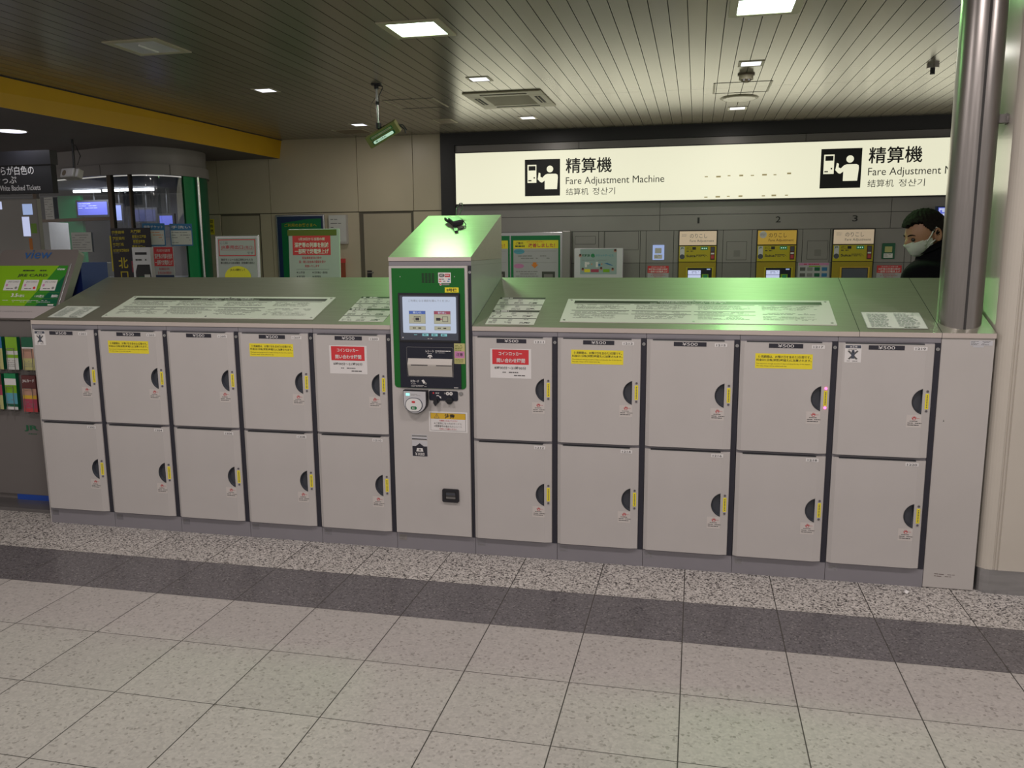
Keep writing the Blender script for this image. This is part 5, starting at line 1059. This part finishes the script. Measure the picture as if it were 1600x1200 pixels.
# IC card reader
b = B(); cu, cv_, w2 = .136, .862, .062
def reader_outline(s, du=0, dv=0):
    P = [(-.060 * s + du, .060 * s + dv), (-.060 * s + du, 0 + dv)]
    for k in range(13): a = PI + PI * k / 12; P.append((.060 * s * math.cos(a) + du, .055 * s * math.sin(a) + dv))
    P += [(.060 * s + du, .060 * s + dv)]
    return [(cu + u, .802 + v) for u, v in P]
plate(b, FK, reader_outline(1.04), 0, .030, 'black'); P1 = reader_outline(1.0); P2 = reader_outline(.96)
bevel(kc('card_reader_housing', b), .004)
b = B(); plate(b, FK, reader_outline(.97), .030, .036, 'silver'); plate(b, FK, rrect(.086, .755, .178, .828, .036), .036, .038, 'bezel'); plate(b, FK, rrect(.0895, .758, .1745, .825, .0335), .038, .041, 'white_pl')
b.rect(FK, .090, .838, .110, .850, 'ic_led', .0365); b.lines(FK, .118, .838, .170, .848, 2, 'inkmid', .0365, 5, .3)
b.rect(FK, .122, .802, .140, .812, 'redink', .0415); b.disc(FK, .131, .807, .006, 'red', .0417, 12); plate(b, FK, rrect(.116, .768, .148, .784, .007), .041, .0416, 'pgreen'); b.text(FK, 'IC', .124, .771, .138, .781, 'white', .042, .02); kc('card_reader_face', b)
b = B(); plate(b, FK, rrect(.203, .812, .355, .862, .008), 0, .003, 'navy'); b.rect(FK, .222, .846, .230, .854, 'red', .0034); b.text(FK, '施錠', .237, .846, .257, .854, 'white', .0034); b.rect(FK, .283, .846, .291, .854, 'inkmid', .0034)
for u in (.301, .319): b.disc(FK, u, .849, .009, 'white', .0034, 16); b.disc(FK, u, .849, .004, 'inkmid', .0037, 10)
b.poly(FK, [(.242, .838), (.252, .839), (.262, .832), (.266, .834), (.267, .822), (.256, .828), (.260, .830), (.251, .835), (.242, .834)], 'white', .0034); kc('control_panel', b)
for u, v, r_ in ((.243, .811, .0155), (.312, .813, .0175)):
    b = B(); b.cyl(FK, u, v, r_, .0, .014, 'pocket2', 24); b.fbox(FK, u - r_ * .95, v - .004, u + r_ * .95, v + .004, .014, .024, 'black') if u > .3 else b.prism([FK.p(u - .006, v + .012, .014), FK.p(u + .006, v + .012, .014), FK.p(u + .011, v - .008, .014), FK.p(u - .002, v - .026, .014), FK.p(u - .012, v - .008, .014)], FK.N * .012, 'black')
    kc('knob', b, 'pointed dark knob' if u < .3 else 'round dark knob')
b = B(); b.cyl(FK, .371, .850, .0105, 0, .003, 'gwall', 20); b.cyl(FK, .371, .850, .006, .003, .005, 'screw', 16); b.rect(FK, .368, .8485, .374, .8515, 'black', .0055); kc('key_lock', b)
b = B(); b.fbox(FK, .198, .648, .402, .754, 0, .0008, 'white'); b.rect(FK, .206, .655, .393, .747, 'ink', .001); b.rect(FK, .2075, .6565, .3915, .7455, 'white', .0012); b.rect(FK, .2075, .716, .3915, .7455, 'amber', .0014)
b.poly(FK, [(.225, .719), (.255, .719), (.240, .744)], 'ink', .0016); b.poly(FK, [(.2285, .721), (.2515, .721), (.240, .7405)], 'amber', .0018); b.rect(FK, .239, .725, .241, .735, 'ink', .002); b.text(FK, '注意', .282, .719, .335, .744, 'inkblack', .0018, .03)
b.text(FK, '冷凍物を入れないでください', .252, .703, .350, .712, 'redink', .0018, .01); b.text(FK, '※ご使用になったICカードと', .225, .688, .372, .699, 'ink', .0018); b.text(FK, '※精算番号の書かれたレシート', .225, .673, .372, .684, 'ink', .0018); b.text(FK, '大切にご注意ください', .252, .660, .345, .669, 'redink', .0018, .01); kc('caution_sticker', b)
b = B(); b.fbox(FK, .102, .603, .186, .628, 0, .0015, 'silver'); b.rect(FK, .104, .618, .184, .626, 'inkmid', .002); b.rect(FK, .104, .604, .184, .608, 'black', .002); kc('note_slot', b)
b = B(); b.fbox(FK, .103, .514, .187, .598, 0, .001, 'silver'); b.rect(FK, .105, .5155, .185, .568, 'strip', .0015); b.poly(FK, [(.122, .567), (.145, .584), (.168, .567), (.155, .567), (.155, .562), (.133, .562), (.133, .567)], 'strip', .002)
b.poly(FK, [(.126, .540), (.164, .540), (.160, .558), (.130, .558)], 'white', .0025); b.poly(FK, [(.138, .545), (.152, .545), (.150, .554), (.140, .554)], 'inkmid', .003); b.text(FK, '¥1000', .120, .519, .170, .535, 'white', .0025, .01); kc('note_label', b)
b = B(); plate(b, FK, rrect(.263, .279, .351, .349, .008), 0, .010, 'black'); plate(b, FK, rrect(.278, .292, .337, .336, .006), .010, .0105, 'gapblack'); plate(b, FK, rrect(.284, .296, .334, .333, .004), .0105, .012, 'glass_dk'); b.rect(FK, .284, .300, .334, .308, 'gwall2', .0125); b.rect(FK, .284, .318, .334, .330, 'pocket', .0125); bevel(kc('change_tray', b), .002)
# black clip with cable lying on the kiosk lid
t = thing('clip_device', 'small black clip device with a cable loop lying on the kiosk lid', 'device', (2.36, .55, 1.72))
ls = (1.757 - 1.532) / .661
def lid(x, y, h=0): return Vector((x, y, 1.532 + (y + .006) * (.225 / .661) + h))
b = B(); L0 = lid(2.352, .50); 
Fq = Fr(lid(2.425, .41, .004), (.75, .5, .18), (-.55, .78, .27)); b.fbox(Fq, -.035, .06, .028, .15, 0, .03, 'black'); b.fbox(Fq, -.045, .13, -.005, .19, .005, .025, 'black'); bevel(b.build('body', t), .006)
b = B(); Fq2 = Fr(lid(2.385, .40, .003), (.8, .45, .15), (-.35, .88, .30)); b.fbox(Fq2, -.008, -.05, .012, .07, 0, .008, 'black'); b.build('clip_leg', t)
b = B(); pts = [lid(2.37, .50, .03), lid(2.40, .50, .02), lid(2.425, .47, .008), lid(2.43, .43, .005), lid(2.41, .40, .005)]; b.tube(pts, .0025, 'strip', 6)
pts = [lid(2.345, .56, .03), lid(2.33, .62, .05), Vector((2.325, .66, 1.80)), Vector((2.335, .67, 1.825)), Vector((2.352, .66, 1.825)), Vector((2.36, .64, 1.80)), lid(2.36, .58, .03)]; b.tube(pts, .003, 'strip', 6); b.build('cable', t)

# litter on the floor
b = B(); rd = random.Random(4); vs = [(4.642 + .014 * math.cos(a) + .008 * rd.random(), -.088 + .020 * math.sin(a), .004 + .012 * rd.random()) for a in [k * PI / 4 for k in range(8)]]
b.raw(vs + [(4.642, -.088, .018), (4.642, -.088, .001)], [(k, (k + 1) % 8, 8) for k in range(8)] + [((k + 1) % 8, k, 9) for k in range(8)], 'white'); tag(b.build('paper_scrap', None, (4.642, -.088, 0)), 'crumpled white scrap of paper on the floor before the last locker', 'litter')

# ------------------------------------------------------------------ ceiling equipment
FCl = lambda x, y: Fr((x, y, CEIL), (1, 0, 0), (0, -1, 0))      # frame looking down
proto = {}
def big_lamp(x, y, power, col, lab, grp):
    on = power is not None; t = thing('square_ceiling_light', lab, 'ceiling light', (x, y, CEIL), grp); F = FCl(x, y); s = .225
    b = B()
    i_ = s - .052
    for (u0, v0, u1, v1) in ((-s, -s, s, -i_), (-s, i_, s, s), (-s, -i_, -i_, i_), (i_, -i_, s, i_)): b.fbox(F, u0, v0, u1, v1, -.002, .008, 'lamptrim')
    b.build('trim_frame', t)
    b = B()
    if on:
        b.rect(F, -i_, -i_, i_, i_, 'lampgreen' if col == GREEN else 'lampwhite', .0035)
        b.build('diffuser', t)
        l = area_light('square_ceiling_light_glow', (x, y, CEIL - .012), i_ * 2, i_ * 2, power, col)
    else:
        # shallow reflector below the boards' face level with a bright rib
        a = [F.p(u, v, .006) for u, v in ((-i_, -i_), (i_, -i_), (i_, i_), (-i_, i_))]; c = [F.p(u * .8, v * .8, .0015) for u, v in ((-i_, -i_), (i_, -i_), (i_, i_), (-i_, i_))]
        b.raw(a + c, [(k, (k + 1) % 4, 4 + (k + 1) % 4, 4 + k) for k in range(4)] + [(4, 5, 6, 7)], 'reflector'); b.build('reflector', t)
        b = B(); b.tube([F.p(0, -.12, .012), F.p(0, .10, .012)], .009, 'white_pl', 10); b.build('tube_holder', t)
labs = ['unlit square ceiling light with a bare reflector above the left lockers', 'green-white square ceiling light above the kiosk', 'green-white square ceiling light at the top right of the ceiling']
for k, (x, y, p_, c) in enumerate(big_lamps):
    big_lamp(x, y, p_, c, labs[k] if k < 3 else 'square ceiling light over the concourse, %s row, %s from the left' % (('nearer', 'farther')[(k - 3) // 4], ('first', 'second', 'third', 'fourth')[(k - 3) % 4]), 'square ceiling lights' if k < 3 else 'square ceiling lights over the concourse')
for (x, y, lab) in ((-.475, 3.71, 'small lit square light near the yellow beam'), (1.672, 3.71, 'small lit square light left of the air conditioner'), (4.066, 3.655, 'small lit square light above the smoke detector'), (-.51, 6.10, 'small lit square light near the cream wall'), (1.643, 6.10, 'small lit square light behind the air conditioner'), (4.062, 6.04, 'small lit square light behind the round cover near the sign')):
    t = thing('small_ceiling_light', lab, 'ceiling light', (x, y, CEIL), 'small square ceiling lights'); F = FCl(x, y); b = B(); s = .105
    for (u0, v0, u1, v1) in ((-s, -s, s, -.08), (-s, .08, s, s), (-s, -.08, -.08, .08), (.08, -.08, s, .08)): b.fbox(F, u0, v0, u1, v1, -.001, .005, 'lamptrim')
    b.build('trim_frame', t); b = B(); b.rect(F, -.08, -.08, .08, .08, 'smallwhite', .003); b.build('diffuser', t)
    area_light('small_ceiling_light_glow', (x, y, CEIL - .01), .14, .14, 7.0, (1, .93, .86))
# air conditioner
t = thing('air_conditioner', 'square four-way air conditioner set in the ceiling boards', 'air conditioner', (1.72, 4.82, CEIL)); F = FCl(1.72, 4.82); hx, hy = .40, .475
b = B(); i_ = .29
for (u0, v0, u1, v1) in ((-hx, -hy, hx, -.27), (-hx, .27, hx, hy), (-hx, -.27, -.235, .27), (.235, -.27, hx, .27)): b.fbox(F, u0, v0, u1, v1, 0, .014, 'acplate')
bevel(b.build('panel', t), .008)
b = B(); b.fbox(F, -.235, -.27, .235, .27, 0, .006, 'acgrille')
for k in range(14): b.fbox(F, -.23, -.26 + k * .0385, .23, -.248 + k * .0385, .006, .010, 'acplate')
b.build('intake_grille', t)
for (u0, v0, u1, v1) in ((-.24, -.40, .24, -.33), (-.24, .33, .24, .40), (-.345, -.2, -.285, .2), (.285, -.2, .345, .2)):
    b = B(); b.fbox(F, u0, v0, u1, v1, .013, .0145, 'gapblack')
    if u1 - u0 > v1 - v0: b.fbox(F, u0 + .01, v0 + .03, u1 - .01, v0 + .038, .0145, .018, 'acplate')
    else: b.fbox(F, u0 + .026, v0 + .01, u0 + .034, v1 - .01, .0145, .018, 'acplate')
    b.build('air_slot', t)
# inspection hatches
for x0, y0, x1, y1, lab in ((.405, 4.535, .96, 5.10, 'ceiling inspection hatch between the hanging monitor and air conditioner'), (3.772, 4.48, 4.315, 5.04, 'ceiling inspection hatch behind the smoke detector')):
    b = B(); F = Fr((0, 0, CEIL), (1, 0, 0), (0, -1, 0)); e = .02
    for (u0, v0, u1, v1) in ((x0, -y1, x0 + e, -y0), (x1 - e, -y1, x1, -y0)): b.fbox(F, u0, v0, u1, v1, 0, .004, 'acplate')
    for yy in (y0, y1): b.fbox(F, x0, -yy - .003, x1, -yy + .003, 0, .003, 'seam')
    tag(b.build('ceiling_hatch', None, ((x0 + x1) / 2, (y0 + y1) / 2, CEIL)), lab, 'hatch', 'ceiling hatches')
for x0, y0, x1, y1, lab in ((.50, 5.95, .73, 6.25, 'small flat ceiling plate near the lit small light and black frame'), (-1.05, 6.45, -.62, 6.85, 'larger flat ceiling plate by the cream wall')):
    b = B(); F = Fr((0, 0, CEIL), (1, 0, 0), (0, -1, 0)); b.fbox(F, x0, -y1, x1, -y0, 0, .006, 'acplate'); b.fbox(F, x0 + .02, -y1 + .02, x1 - .02, -y0 - .02, .006, .007, 'acgrille'); tag(b.build('ceiling_vent', None, ((x0 + x1) / 2, (y0 + y1) / 2, CEIL)), lab, 'vent', 'ceiling plates')
# smoke detector and round cover
t = thing('smoke_detector', 'grey round smoke detector hanging under the ceiling boards', 'smoke detector', (4.052, 4.11, CEIL)); F = FCl(4.052, 4.11)
b = B(); b.cyl(F, 0, 0, .075, 0, .012, 'acgrille', 28); b.build('base', t); b = B(); b.cyl(F, 0, 0, .062, .012, .05, 'acplate', 28); b.cyl(F, 0, 0, .05, .05, .07, 'acgrille', 28, .03); b.fbox(F, -.03, .045, -.012, .06, .05, .066, 'black'); b.fbox(F, .012, .045, .03, .06, .05, .066, 'black'); b.build('head', t)
b = B(); F = FCl(4.05, 5.36); b.cyl(F, 0, 0, .20, 0, .012, 'acplate', 40, .185); b.cyl(F, 0, 0, .165, .012, .014, 'ceiling', 40); tag(b.build('round_ceiling_cover', None, (4.05, 5.36, CEIL)), 'flat round cover plate on the ceiling near the lit sign', 'ceiling cover')
# bracket light at the right by the column
t = thing('ceiling_sprinkler', 'small metal ceiling fitting beside the top of the steel column', 'ceiling fitting', (5.55, 3.9, CEIL)); F = FCl(5.60, 4.1)
b = B(); b.cyl(F, 0, 0, .05, 0, .03, 'wire', 18); b.cyl(F, 0, 0, .02, .03, .08, 'black', 12); b.build('body', t)

# hanging direction indicator
HM = thing('hanging_indicator', 'tilted yellow-grey indicator box hung on a pole from the ceiling', 'sign', (.70, 3.69, CEIL)); y_ = 3.69
b = B(); F = FCl(.675, y_); b.cyl(F, 0, 0, .05, 0, .015, 'black', 20); b.cyl(F, 0, 0, .022, .015, .045, 'black', 14); b.build('ceiling_mount', HM)
b = B(); b.tube([(.675, y_, CEIL - .03), (.682, y_, 2.735)], .0115, 'alu', 12); b.cyl(Fr((.6785, y_, 2.905), (1, 0, 0), (0, 1, 0)), 0, 0, .018, 0, .03, 'black', 14); b.build('pole', HM)
b = B(); b.tube([(.70, y_ - .01, CEIL - .02), (.735, y_, 3.07), (.735, y_, 3.05), (.70, y_ - .01, 2.98), (.698, y_ - .012, 2.76)], .005, 'black', 8); b.tube([(.67, y_, 2.98), (.62, y_, 2.92), (.60, y_, 2.85), (.62, y_, 2.79)], .0022, 'black', 6); b.build('cable', HM)
b = B(); b.tube([(.683, y_, 2.74), (.683, y_, 2.69)], .026, 'black', 14); b.tube([(.683, y_, 2.70), (.73, y_ + .03, 2.665)], .020, 'black', 10); b.tube([(.70, y_ + .02, 2.70), (.78, y_ + .05, 2.735), (.85, y_ + .07, 2.735), (.91, y_ + .09, 2.69), (.92, y_ + .09, 2.65)], .007, 'black', 8); b.tube([(.83, y_ + .07, 2.725), (.89, y_ + .1, 2.73), (.93, y_ + .1, 2.68)], .006, 'black', 8); b.build('joint', HM)
FH = Fr((.550, y_ - .03, 2.600), (.300, .0, .150), (-.10, -.10, .22)); FH.V = (FH.V - FH.U * FH.V.dot(FH.U)).normalized(); FH.N = FH.U.cross(FH.V)
b = B(); b.fbox(FH, 0, -.115, .335, 0, -.10, 0, 'monitor_y'); bevel(b.build('casing', HM), .006)
b = B(); b.fbox(FH, .045, -.050, .29, -.020, 0, .002, 'pgreen'); b.rect(FH, .055, -.044, .28, -.026, 'acplate', .0025); b.fbox(FH, .045, -.098, .29, -.062, 0, .002, 'teal'); plate(b, FH, rrect(.055, -.094, .275, -.067, .01), .002, .003, 'whiteled'); b.text(FH, '南口改札', .075, -.090, .20, -.071, 'jr', .0034, .01); b.lines(FH, .06, -.041, .27, -.029, 1, 'inkmid', .003, 3, .6); b.build('face_plate', HM)

# ------------------------------------------------------------------ the man behind the lockers
def gauss(d, c, s): return math.exp(-((d - c).length / s) ** 2)
def head_r(d):
    """radius of the head in direction d (front = +Y, up = +Z, left/right = X)"""
    x, y, z = d
    a, c, e = .077, .097, .112
    r = 1 / math.sqrt((x / a) ** 2 + (y / c) ** 2 + (z / e) ** 2)
    V3 = Vector
    if z < 0: r *= 1 - .06 * min(1, abs(x) * 1.2) * min(1, -z * 1.6)
    r += .018 * gauss(d, V3((0, .78, -.64)).normalized(), .30)         # chin
    r += .018 * gauss(d, V3((0, .99, -.20)).normalized(), .14)         # nose tip
    r += .012 * gauss(d, V3((0, .995, -.05)).normalized(), .12)        # bridge
    r += .006 * (gauss(d, V3((.3, .93, .12)).normalized(), .2) + gauss(d, V3((-.3, .93, .12)).normalized(), .2))   # brow
    r -= .008 * (gauss(d, V3((.34, .92, -.02)).normalized(), .13) + gauss(d, V3((-.34, .92, -.02)).normalized(), .13))   # eye sockets
    r += .007 * gauss(d, V3((0, .93, -.42)).normalized(), .12)         # lips
    r -= .006 * (gauss(d, V3((.85, .3, -.55)).normalized(), .3) + gauss(d, V3((-.85, .3, -.55)).normalized(), .3))
    r += .010 * gauss(d, V3((0, -.95, .25)).normalized(), .5)          # back of the skull
    return r
def sph_grid(nu, nv, rf, keep=None):
    vs, fs = [], []
    for j in range(nv + 1):
        th = PI * j / nv
        for i in range(nu):
            ph = 2 * PI * i / nu; d = Vector((math.sin(th) * math.cos(ph), math.sin(th) * math.sin(ph), math.cos(th))); vs.append(d * rf(d))
    for j in range(nv):
        for i in range(nu):
            f = (j * nu + i, (j + 1) * nu + i, (j + 1) * nu + (i + 1) % nu, j * nu + (i + 1) % nu)
            if keep:
                c = sum((vs[k] for k in f), Vector()) / 4
                if not keep(c.normalized()): continue
            fs.append(f)
    return vs, fs
HC = Vector((4.952, 1.30, 1.636))       # head centre
# front of the head (+Y local) looks towards -X and slightly to the camera, tipped down
HR = Matrix.Rotation(math.radians(90 + 16), 3, 'Z') @ Matrix.Rotation(math.radians(-20), 3, 'X')
def H(p): return HC + HR @ (Vector(p) * 1.125)
pers = thing('person', 'man in a black coat and pale face mask looking down behind the right lockers', 'person', (5.02, 1.34, 0), None)
# body skeleton (continuous skinned figure)
sk = {'pelvis': ((5.06, 1.34, .95), .135), 'waist': ((5.05, 1.34, 1.12), .13), 'chest': ((5.04, 1.34, 1.30), .15), 'upper': ((5.03, 1.335, 1.40), .09), 'neck': ((5.005, 1.325, 1.53), .058), 'neck2': ((4.985, 1.315, 1.60), .055),
      'shL': ((4.95, 1.14, 1.40), .055), 'elL': ((4.965, 1.075, 1.13), .044), 'wrL': ((4.80, 1.13, 1.02), .030), 'shR': ((5.06, 1.53, 1.40), .055), 'elR': ((5.07, 1.60, 1.13), .046), 'wrR': ((4.88, 1.56, 1.03), .030),
      'hipL': ((5.05, 1.25, .90), .095), 'knL': ((5.00, 1.24, .50), .062), 'anL': ((5.08, 1.24, .09), .042), 'toL': ((4.93, 1.23, .045), .036), 'hipR': ((5.07, 1.44, .90), .095), 'knR': ((5.03, 1.45, .50), .062), 'anR': ((5.12, 1.45, .09), .042), 'toR': ((4.97, 1.44, .045), .036)}
bones = [('pelvis', 'waist'), ('waist', 'chest'), ('chest', 'upper'), ('upper', 'neck'), ('neck', 'neck2'), ('upper', 'shL'), ('shL', 'elL'), ('elL', 'wrL'), ('upper', 'shR'), ('shR', 'elR'), ('elR', 'wrR'), ('pelvis', 'hipL'), ('hipL', 'knL'), ('knL', 'anL'), ('anL', 'toL'), ('pelvis', 'hipR'), ('hipR', 'knR'), ('knR', 'anR'), ('anR', 'toR')]
def skin_obj(name, nodes, edges, root, m, sub=2):
    names = list(nodes); me = bpy.data.meshes.new(name); me.from_pydata([nodes[n][0] for n in names], [(names.index(a), names.index(c)) for a, c in edges], [])
    o = bpy.data.objects.new(name, me); COL.objects.link(o); me.materials.append(M[m]); o.modifiers.new('skin', 'SKIN')
    lay = me.skin_vertices[0] if me.skin_vertices else None
    if lay is None:
        bpy.context.view_layer.objects.active = o; lay = me.skin_vertices[0]
    for k, n in enumerate(names): r = nodes[n][1]; lay.data[k].radius = (r, r) if not isinstance(r, tuple) else r; lay.data[k].use_root = (n == root)
    sd = o.modifiers.new('sub', 'SUBSURF'); sd.levels = sub; sd.render_levels = sub
    dg = bpy.context.evaluated_depsgraph_get(); me2 = bpy.data.meshes.new_from_object(o.evaluated_get(dg)); vs = [tuple(v.co) for v in me2.vertices]; fs = [tuple(p.vertices) for p in me2.polygons]
    bpy.data.objects.remove(o); return vs, fs
hands = {}
def add_hand(sgn, wr, nodes, edges, wn):
    W = Vector(nodes[wn][0]); D_ = Vector((-.85, 0, -.5)).normalized(); S_ = Vector((0, sgn, 0)); 
    pm = wn + 'palm'; nodes[pm] = (tuple(W + D_ * .05), .026); edges.append((wn, pm))
    for k, (off, ln) in enumerate(((-.028, .060), (-.010, .068), (.010, .064), (.027, .052))):
        p0 = W + D_ * .085 + S_ * off; a, c, d = wn + 'f%da' % k, wn + 'f%db' % k, wn + 'f%dc' % k
        nodes[a] = (tuple(p0), .0095); nodes[c] = (tuple(p0 + D_ * ln * .5 + Vector((0, 0, -.008))), .0085); nodes[d] = (tuple(p0 + D_ * ln * .75 + Vector((0, 0, -.03))), .007); edges += [(pm, a), (a, c), (c, d)]
    p0 = W + D_ * .03 - S_ * .035; a, c = wn + 'ta', wn + 'tb'; nodes[a] = (tuple(p0), .011); nodes[c] = (tuple(p0 + D_ * .045 - S_ * .012), .009); edges += [(pm, a), (a, c)]
bn, be = dict(sk), list(bones); add_hand(1, None, bn, be, 'wrL'); add_hand(-1, None, bn, be, 'wrR')
vs, fs = skin_obj('body_tmp', bn, be, 'pelvis', 'skin')
body = B(); body.raw(vs, fs, 'skin', True)
hv, hf = sph_grid(72, 56, head_r); body.raw([H(p) for p in hv], hf, 'skin', True)
def ear(sg):
    b_ = body; c = Vector((sg * .076, -.012, -.012)); vs_ = []; nu = 18
    for j, (rr, off) in enumerate(((1.0, 0.0), (1.05, .010), (.92, .016), (.66, .010), (.4, .008))):
        for i in range(nu):
            a = 2 * PI * i / nu; vs_.append(H(c + Vector((sg * off, -.004 - .019 * rr * math.cos(a) - .004 * math.sin(a), .033 * rr * math.sin(a)))))
    fs_ = [(j * nu + i, j * nu + (i + 1) % nu, (j + 1) * nu + (i + 1) % nu, (j + 1) * nu + i) for j in range(4) for i in range(nu)] + [tuple(4 * nu + i for i in range(nu))]
    b_.raw(vs_, fs_, 'skin', True)
ear(1); ear(-1)
body.build('body', pers)
for sg in (1, -1):
    b = B(); ev, ef = sph_grid(16, 10, lambda d: .011); b.raw([H(Vector(p) + Vector((sg * .031, .0835, -.002))) for p in ev], ef, 'eye', True); b.build('eye', pers)
    b = B(); P = [H(Vector((sg * (.012 + .034 * k / 5), .0, .020 + .004 * math.sin(PI * k / 5))).normalized() * 1.0) for k in range(6)]
    pts = []
    for k in range(6):
        d = Vector((sg * (.14 + .46 * k / 5), .95, .20 + .05 * math.sin(PI * k / 5))).normalized(); pts.append(H(d * (head_r(d) + .0015)))
    b.tube(pts, [.003, .0042, .0042, .004, .003, .0015], 'hair', 6); b.build('eyebrow', pers)
# hair shell
def in_hair(d):
    x, y, z = d
    if y > .35: return z > .66 - .10 * math.cos(x * 5) + .05 * _noise.noise(Vector(d) * 9) - .30 * max(0, abs(x) - .35)
    if y > 0: return z > .58 - 1.55 * (.35 - y) * min(1, abs(x) * 1.3)
    return z > -.50 if y < -.35 else z > .02 + y * 1.3
rn = random.Random(3)
def hair_r(d):
    return head_r(d) + .0045 * _noise.noise(Vector(d) * 13) + .003 * _noise.noise(Vector(d) * 34) + .010 + .008 * max(0, d.z) + .0015 * math.sin(d.x * 39 + d.y * 33) * math.sin(d.z * 37 + 1) + (.010 * max(0, d.y) if d.z > .55 else 0)
hv, hf = sph_grid(96, 72, hair_r, in_hair); b = B(); b.raw([H(p) for p in hv], hf, 'hair', True)
# close the shell's edge to the skin
cnt = {}
for f in hf:
    for a, c in zip(f, f[1:] + f[:1]): cnt[(a, c)] = cnt.get((a, c), 0) + 1
inner, _ = sph_grid(96, 72, lambda d: head_r(d) - .002)
for (a, c) in list(cnt):
    if (c, a) not in cnt and a != c: b.face([H(hv[a]), H(hv[c]), H(inner[c]), H(inner[a])], 'hair')
b.build('hair', pers)
# mask
def in_mask(d):
    x, y, z = d; ax = abs(x)
    return y > .12 and z < -.13 - .10 * min(1, ax * 1.2) + .0 and z > -.93 + .25 * ax and not (ax > .80 and z > -.15)
def mask_r(d):
    return max(head_r(d) + .007, .100 + .022 * gauss(d, Vector((0, .80, -.60)).normalized(), .45)) if d.y > .5 else head_r(d) + .007
mv, mf = sph_grid(84, 64, mask_r, in_mask); b = B(); b.raw([H(p) for p in mv], mf, 'mask', True); inner, _ = sph_grid(84, 64, lambda d: head_r(d) + .001); cnt = {}
for f in mf:
    for a, c in zip(f, f[1:] + f[:1]): cnt[(a, c)] = 1
for (a, c) in list(cnt):
    if (c, a) not in cnt and a != c: b.face([H(mv[a]), H(mv[c]), H(inner[c]), H(inner[a])], 'mask')
for sg in (1, -1):
    def hp(x, y, z, o_=.009): d = Vector((sg * x, y, z)).normalized(); return H(d * (head_r(d) + o_))
    b.tube([hp(.80, .42, -.30), hp(.93, .18, -.02), hp(.97, .0, .20), hp(.93, -.18, .30), hp(.93, -.32, .12)], .004, 'mask', 6); b.tube([hp(.78, .28, -.56), hp(.90, .05, -.42), hp(.93, -.12, -.35)], .004, 'mask', 6)
b.build('face_mask', pers)
# coat with raised collar
cn = {'pelvis': ((5.06, 1.34, .80), .19), 'waist': ((5.055, 1.34, 1.05), .175), 'chest': ((5.035, 1.34, 1.27), .19), 'upper': ((5.02, 1.335, 1.41), .155), 'shL': ((4.90, 1.13, 1.395), .105), 'elL': ((4.96, 1.07, 1.13), .075), 'wrL': ((4.82, 1.125, 1.03), .050), 'shR': ((5.07, 1.54, 1.405), .095), 'elR': ((5.075, 1.60, 1.13), .066), 'wrR': ((4.90, 1.56, 1.04), .050), 'col': ((5.03, 1.325, 1.50), .095), 'col2': ((5.02, 1.32, 1.545), .080)}
ce = [('pelvis', 'waist'), ('waist', 'chest'), ('chest', 'upper'), ('upper', 'shL'), ('shL', 'elL'), ('elL', 'wrL'), ('upper', 'shR'), ('shR', 'elR'), ('elR', 'wrR'), ('upper', 'col'), ('col', 'col2')]
vs, fs = skin_obj('coat_tmp', cn, ce, 'pelvis', 'coat'); b = B(); b.raw(vs, fs, 'coat', True)
nu = 28; vs_ = []      # collar
for j, (dz, k_, lean) in enumerate(((-.11, 1.75, 0), (-.02, 1.30, 0), (.035, 1.16, -.004), (.075, 1.16, -.006), (.04, 1.32, -.004))):
    for i in range(nu):
        a = 2 * PI * i / nu; front = max(0, math.cos(a - PI)); vs_.append((5.025 + .088 * k_ * math.cos(a) + lean, 1.325 + .095 * k_ * math.sin(a), 1.515 + dz - .045 * front + .02 * max(0, -front + .5)))
b.raw(vs_, [(j * nu + i, j * nu + (i + 1) % nu, (j + 1) * nu + (i + 1) % nu, (j + 1) * nu + i) for j in range(4) for i in range(nu)], 'coat', True)
b.build('coat', pers)
tn = {'w': ((5.06, 1.34, .93), .15), 'hL': ((5.05, 1.25, .86), .115), 'kL': ((5.00, 1.24, .50), .08), 'aL': ((5.08, 1.24, .10), .065), 'hR': ((5.07, 1.44, .86), .115), 'kR': ((5.03, 1.45, .50), .08), 'aR': ((5.12, 1.45, .10), .065)}
vs, fs = skin_obj('tr_tmp', tn, [('w', 'hL'), ('hL', 'kL'), ('kL', 'aL'), ('w', 'hR'), ('hR', 'kR'), ('kR', 'aR')], 'w', 'trousers'); b = B(); b.raw(vs, fs, 'trousers', True); b.build('trousers', pers)
for y0, x0 in ((1.24, 4.98), (1.45, 5.02)):
    b = B(); sv, sfc = sph_grid(24, 14, lambda d: 1.0); b.raw([(x0 + p.x * .15 + .02, y0 + p.y * .052, max(.002, .045 + p.z * .05)) for p in sv], sfc, 'black', True); b.build('shoe', pers)
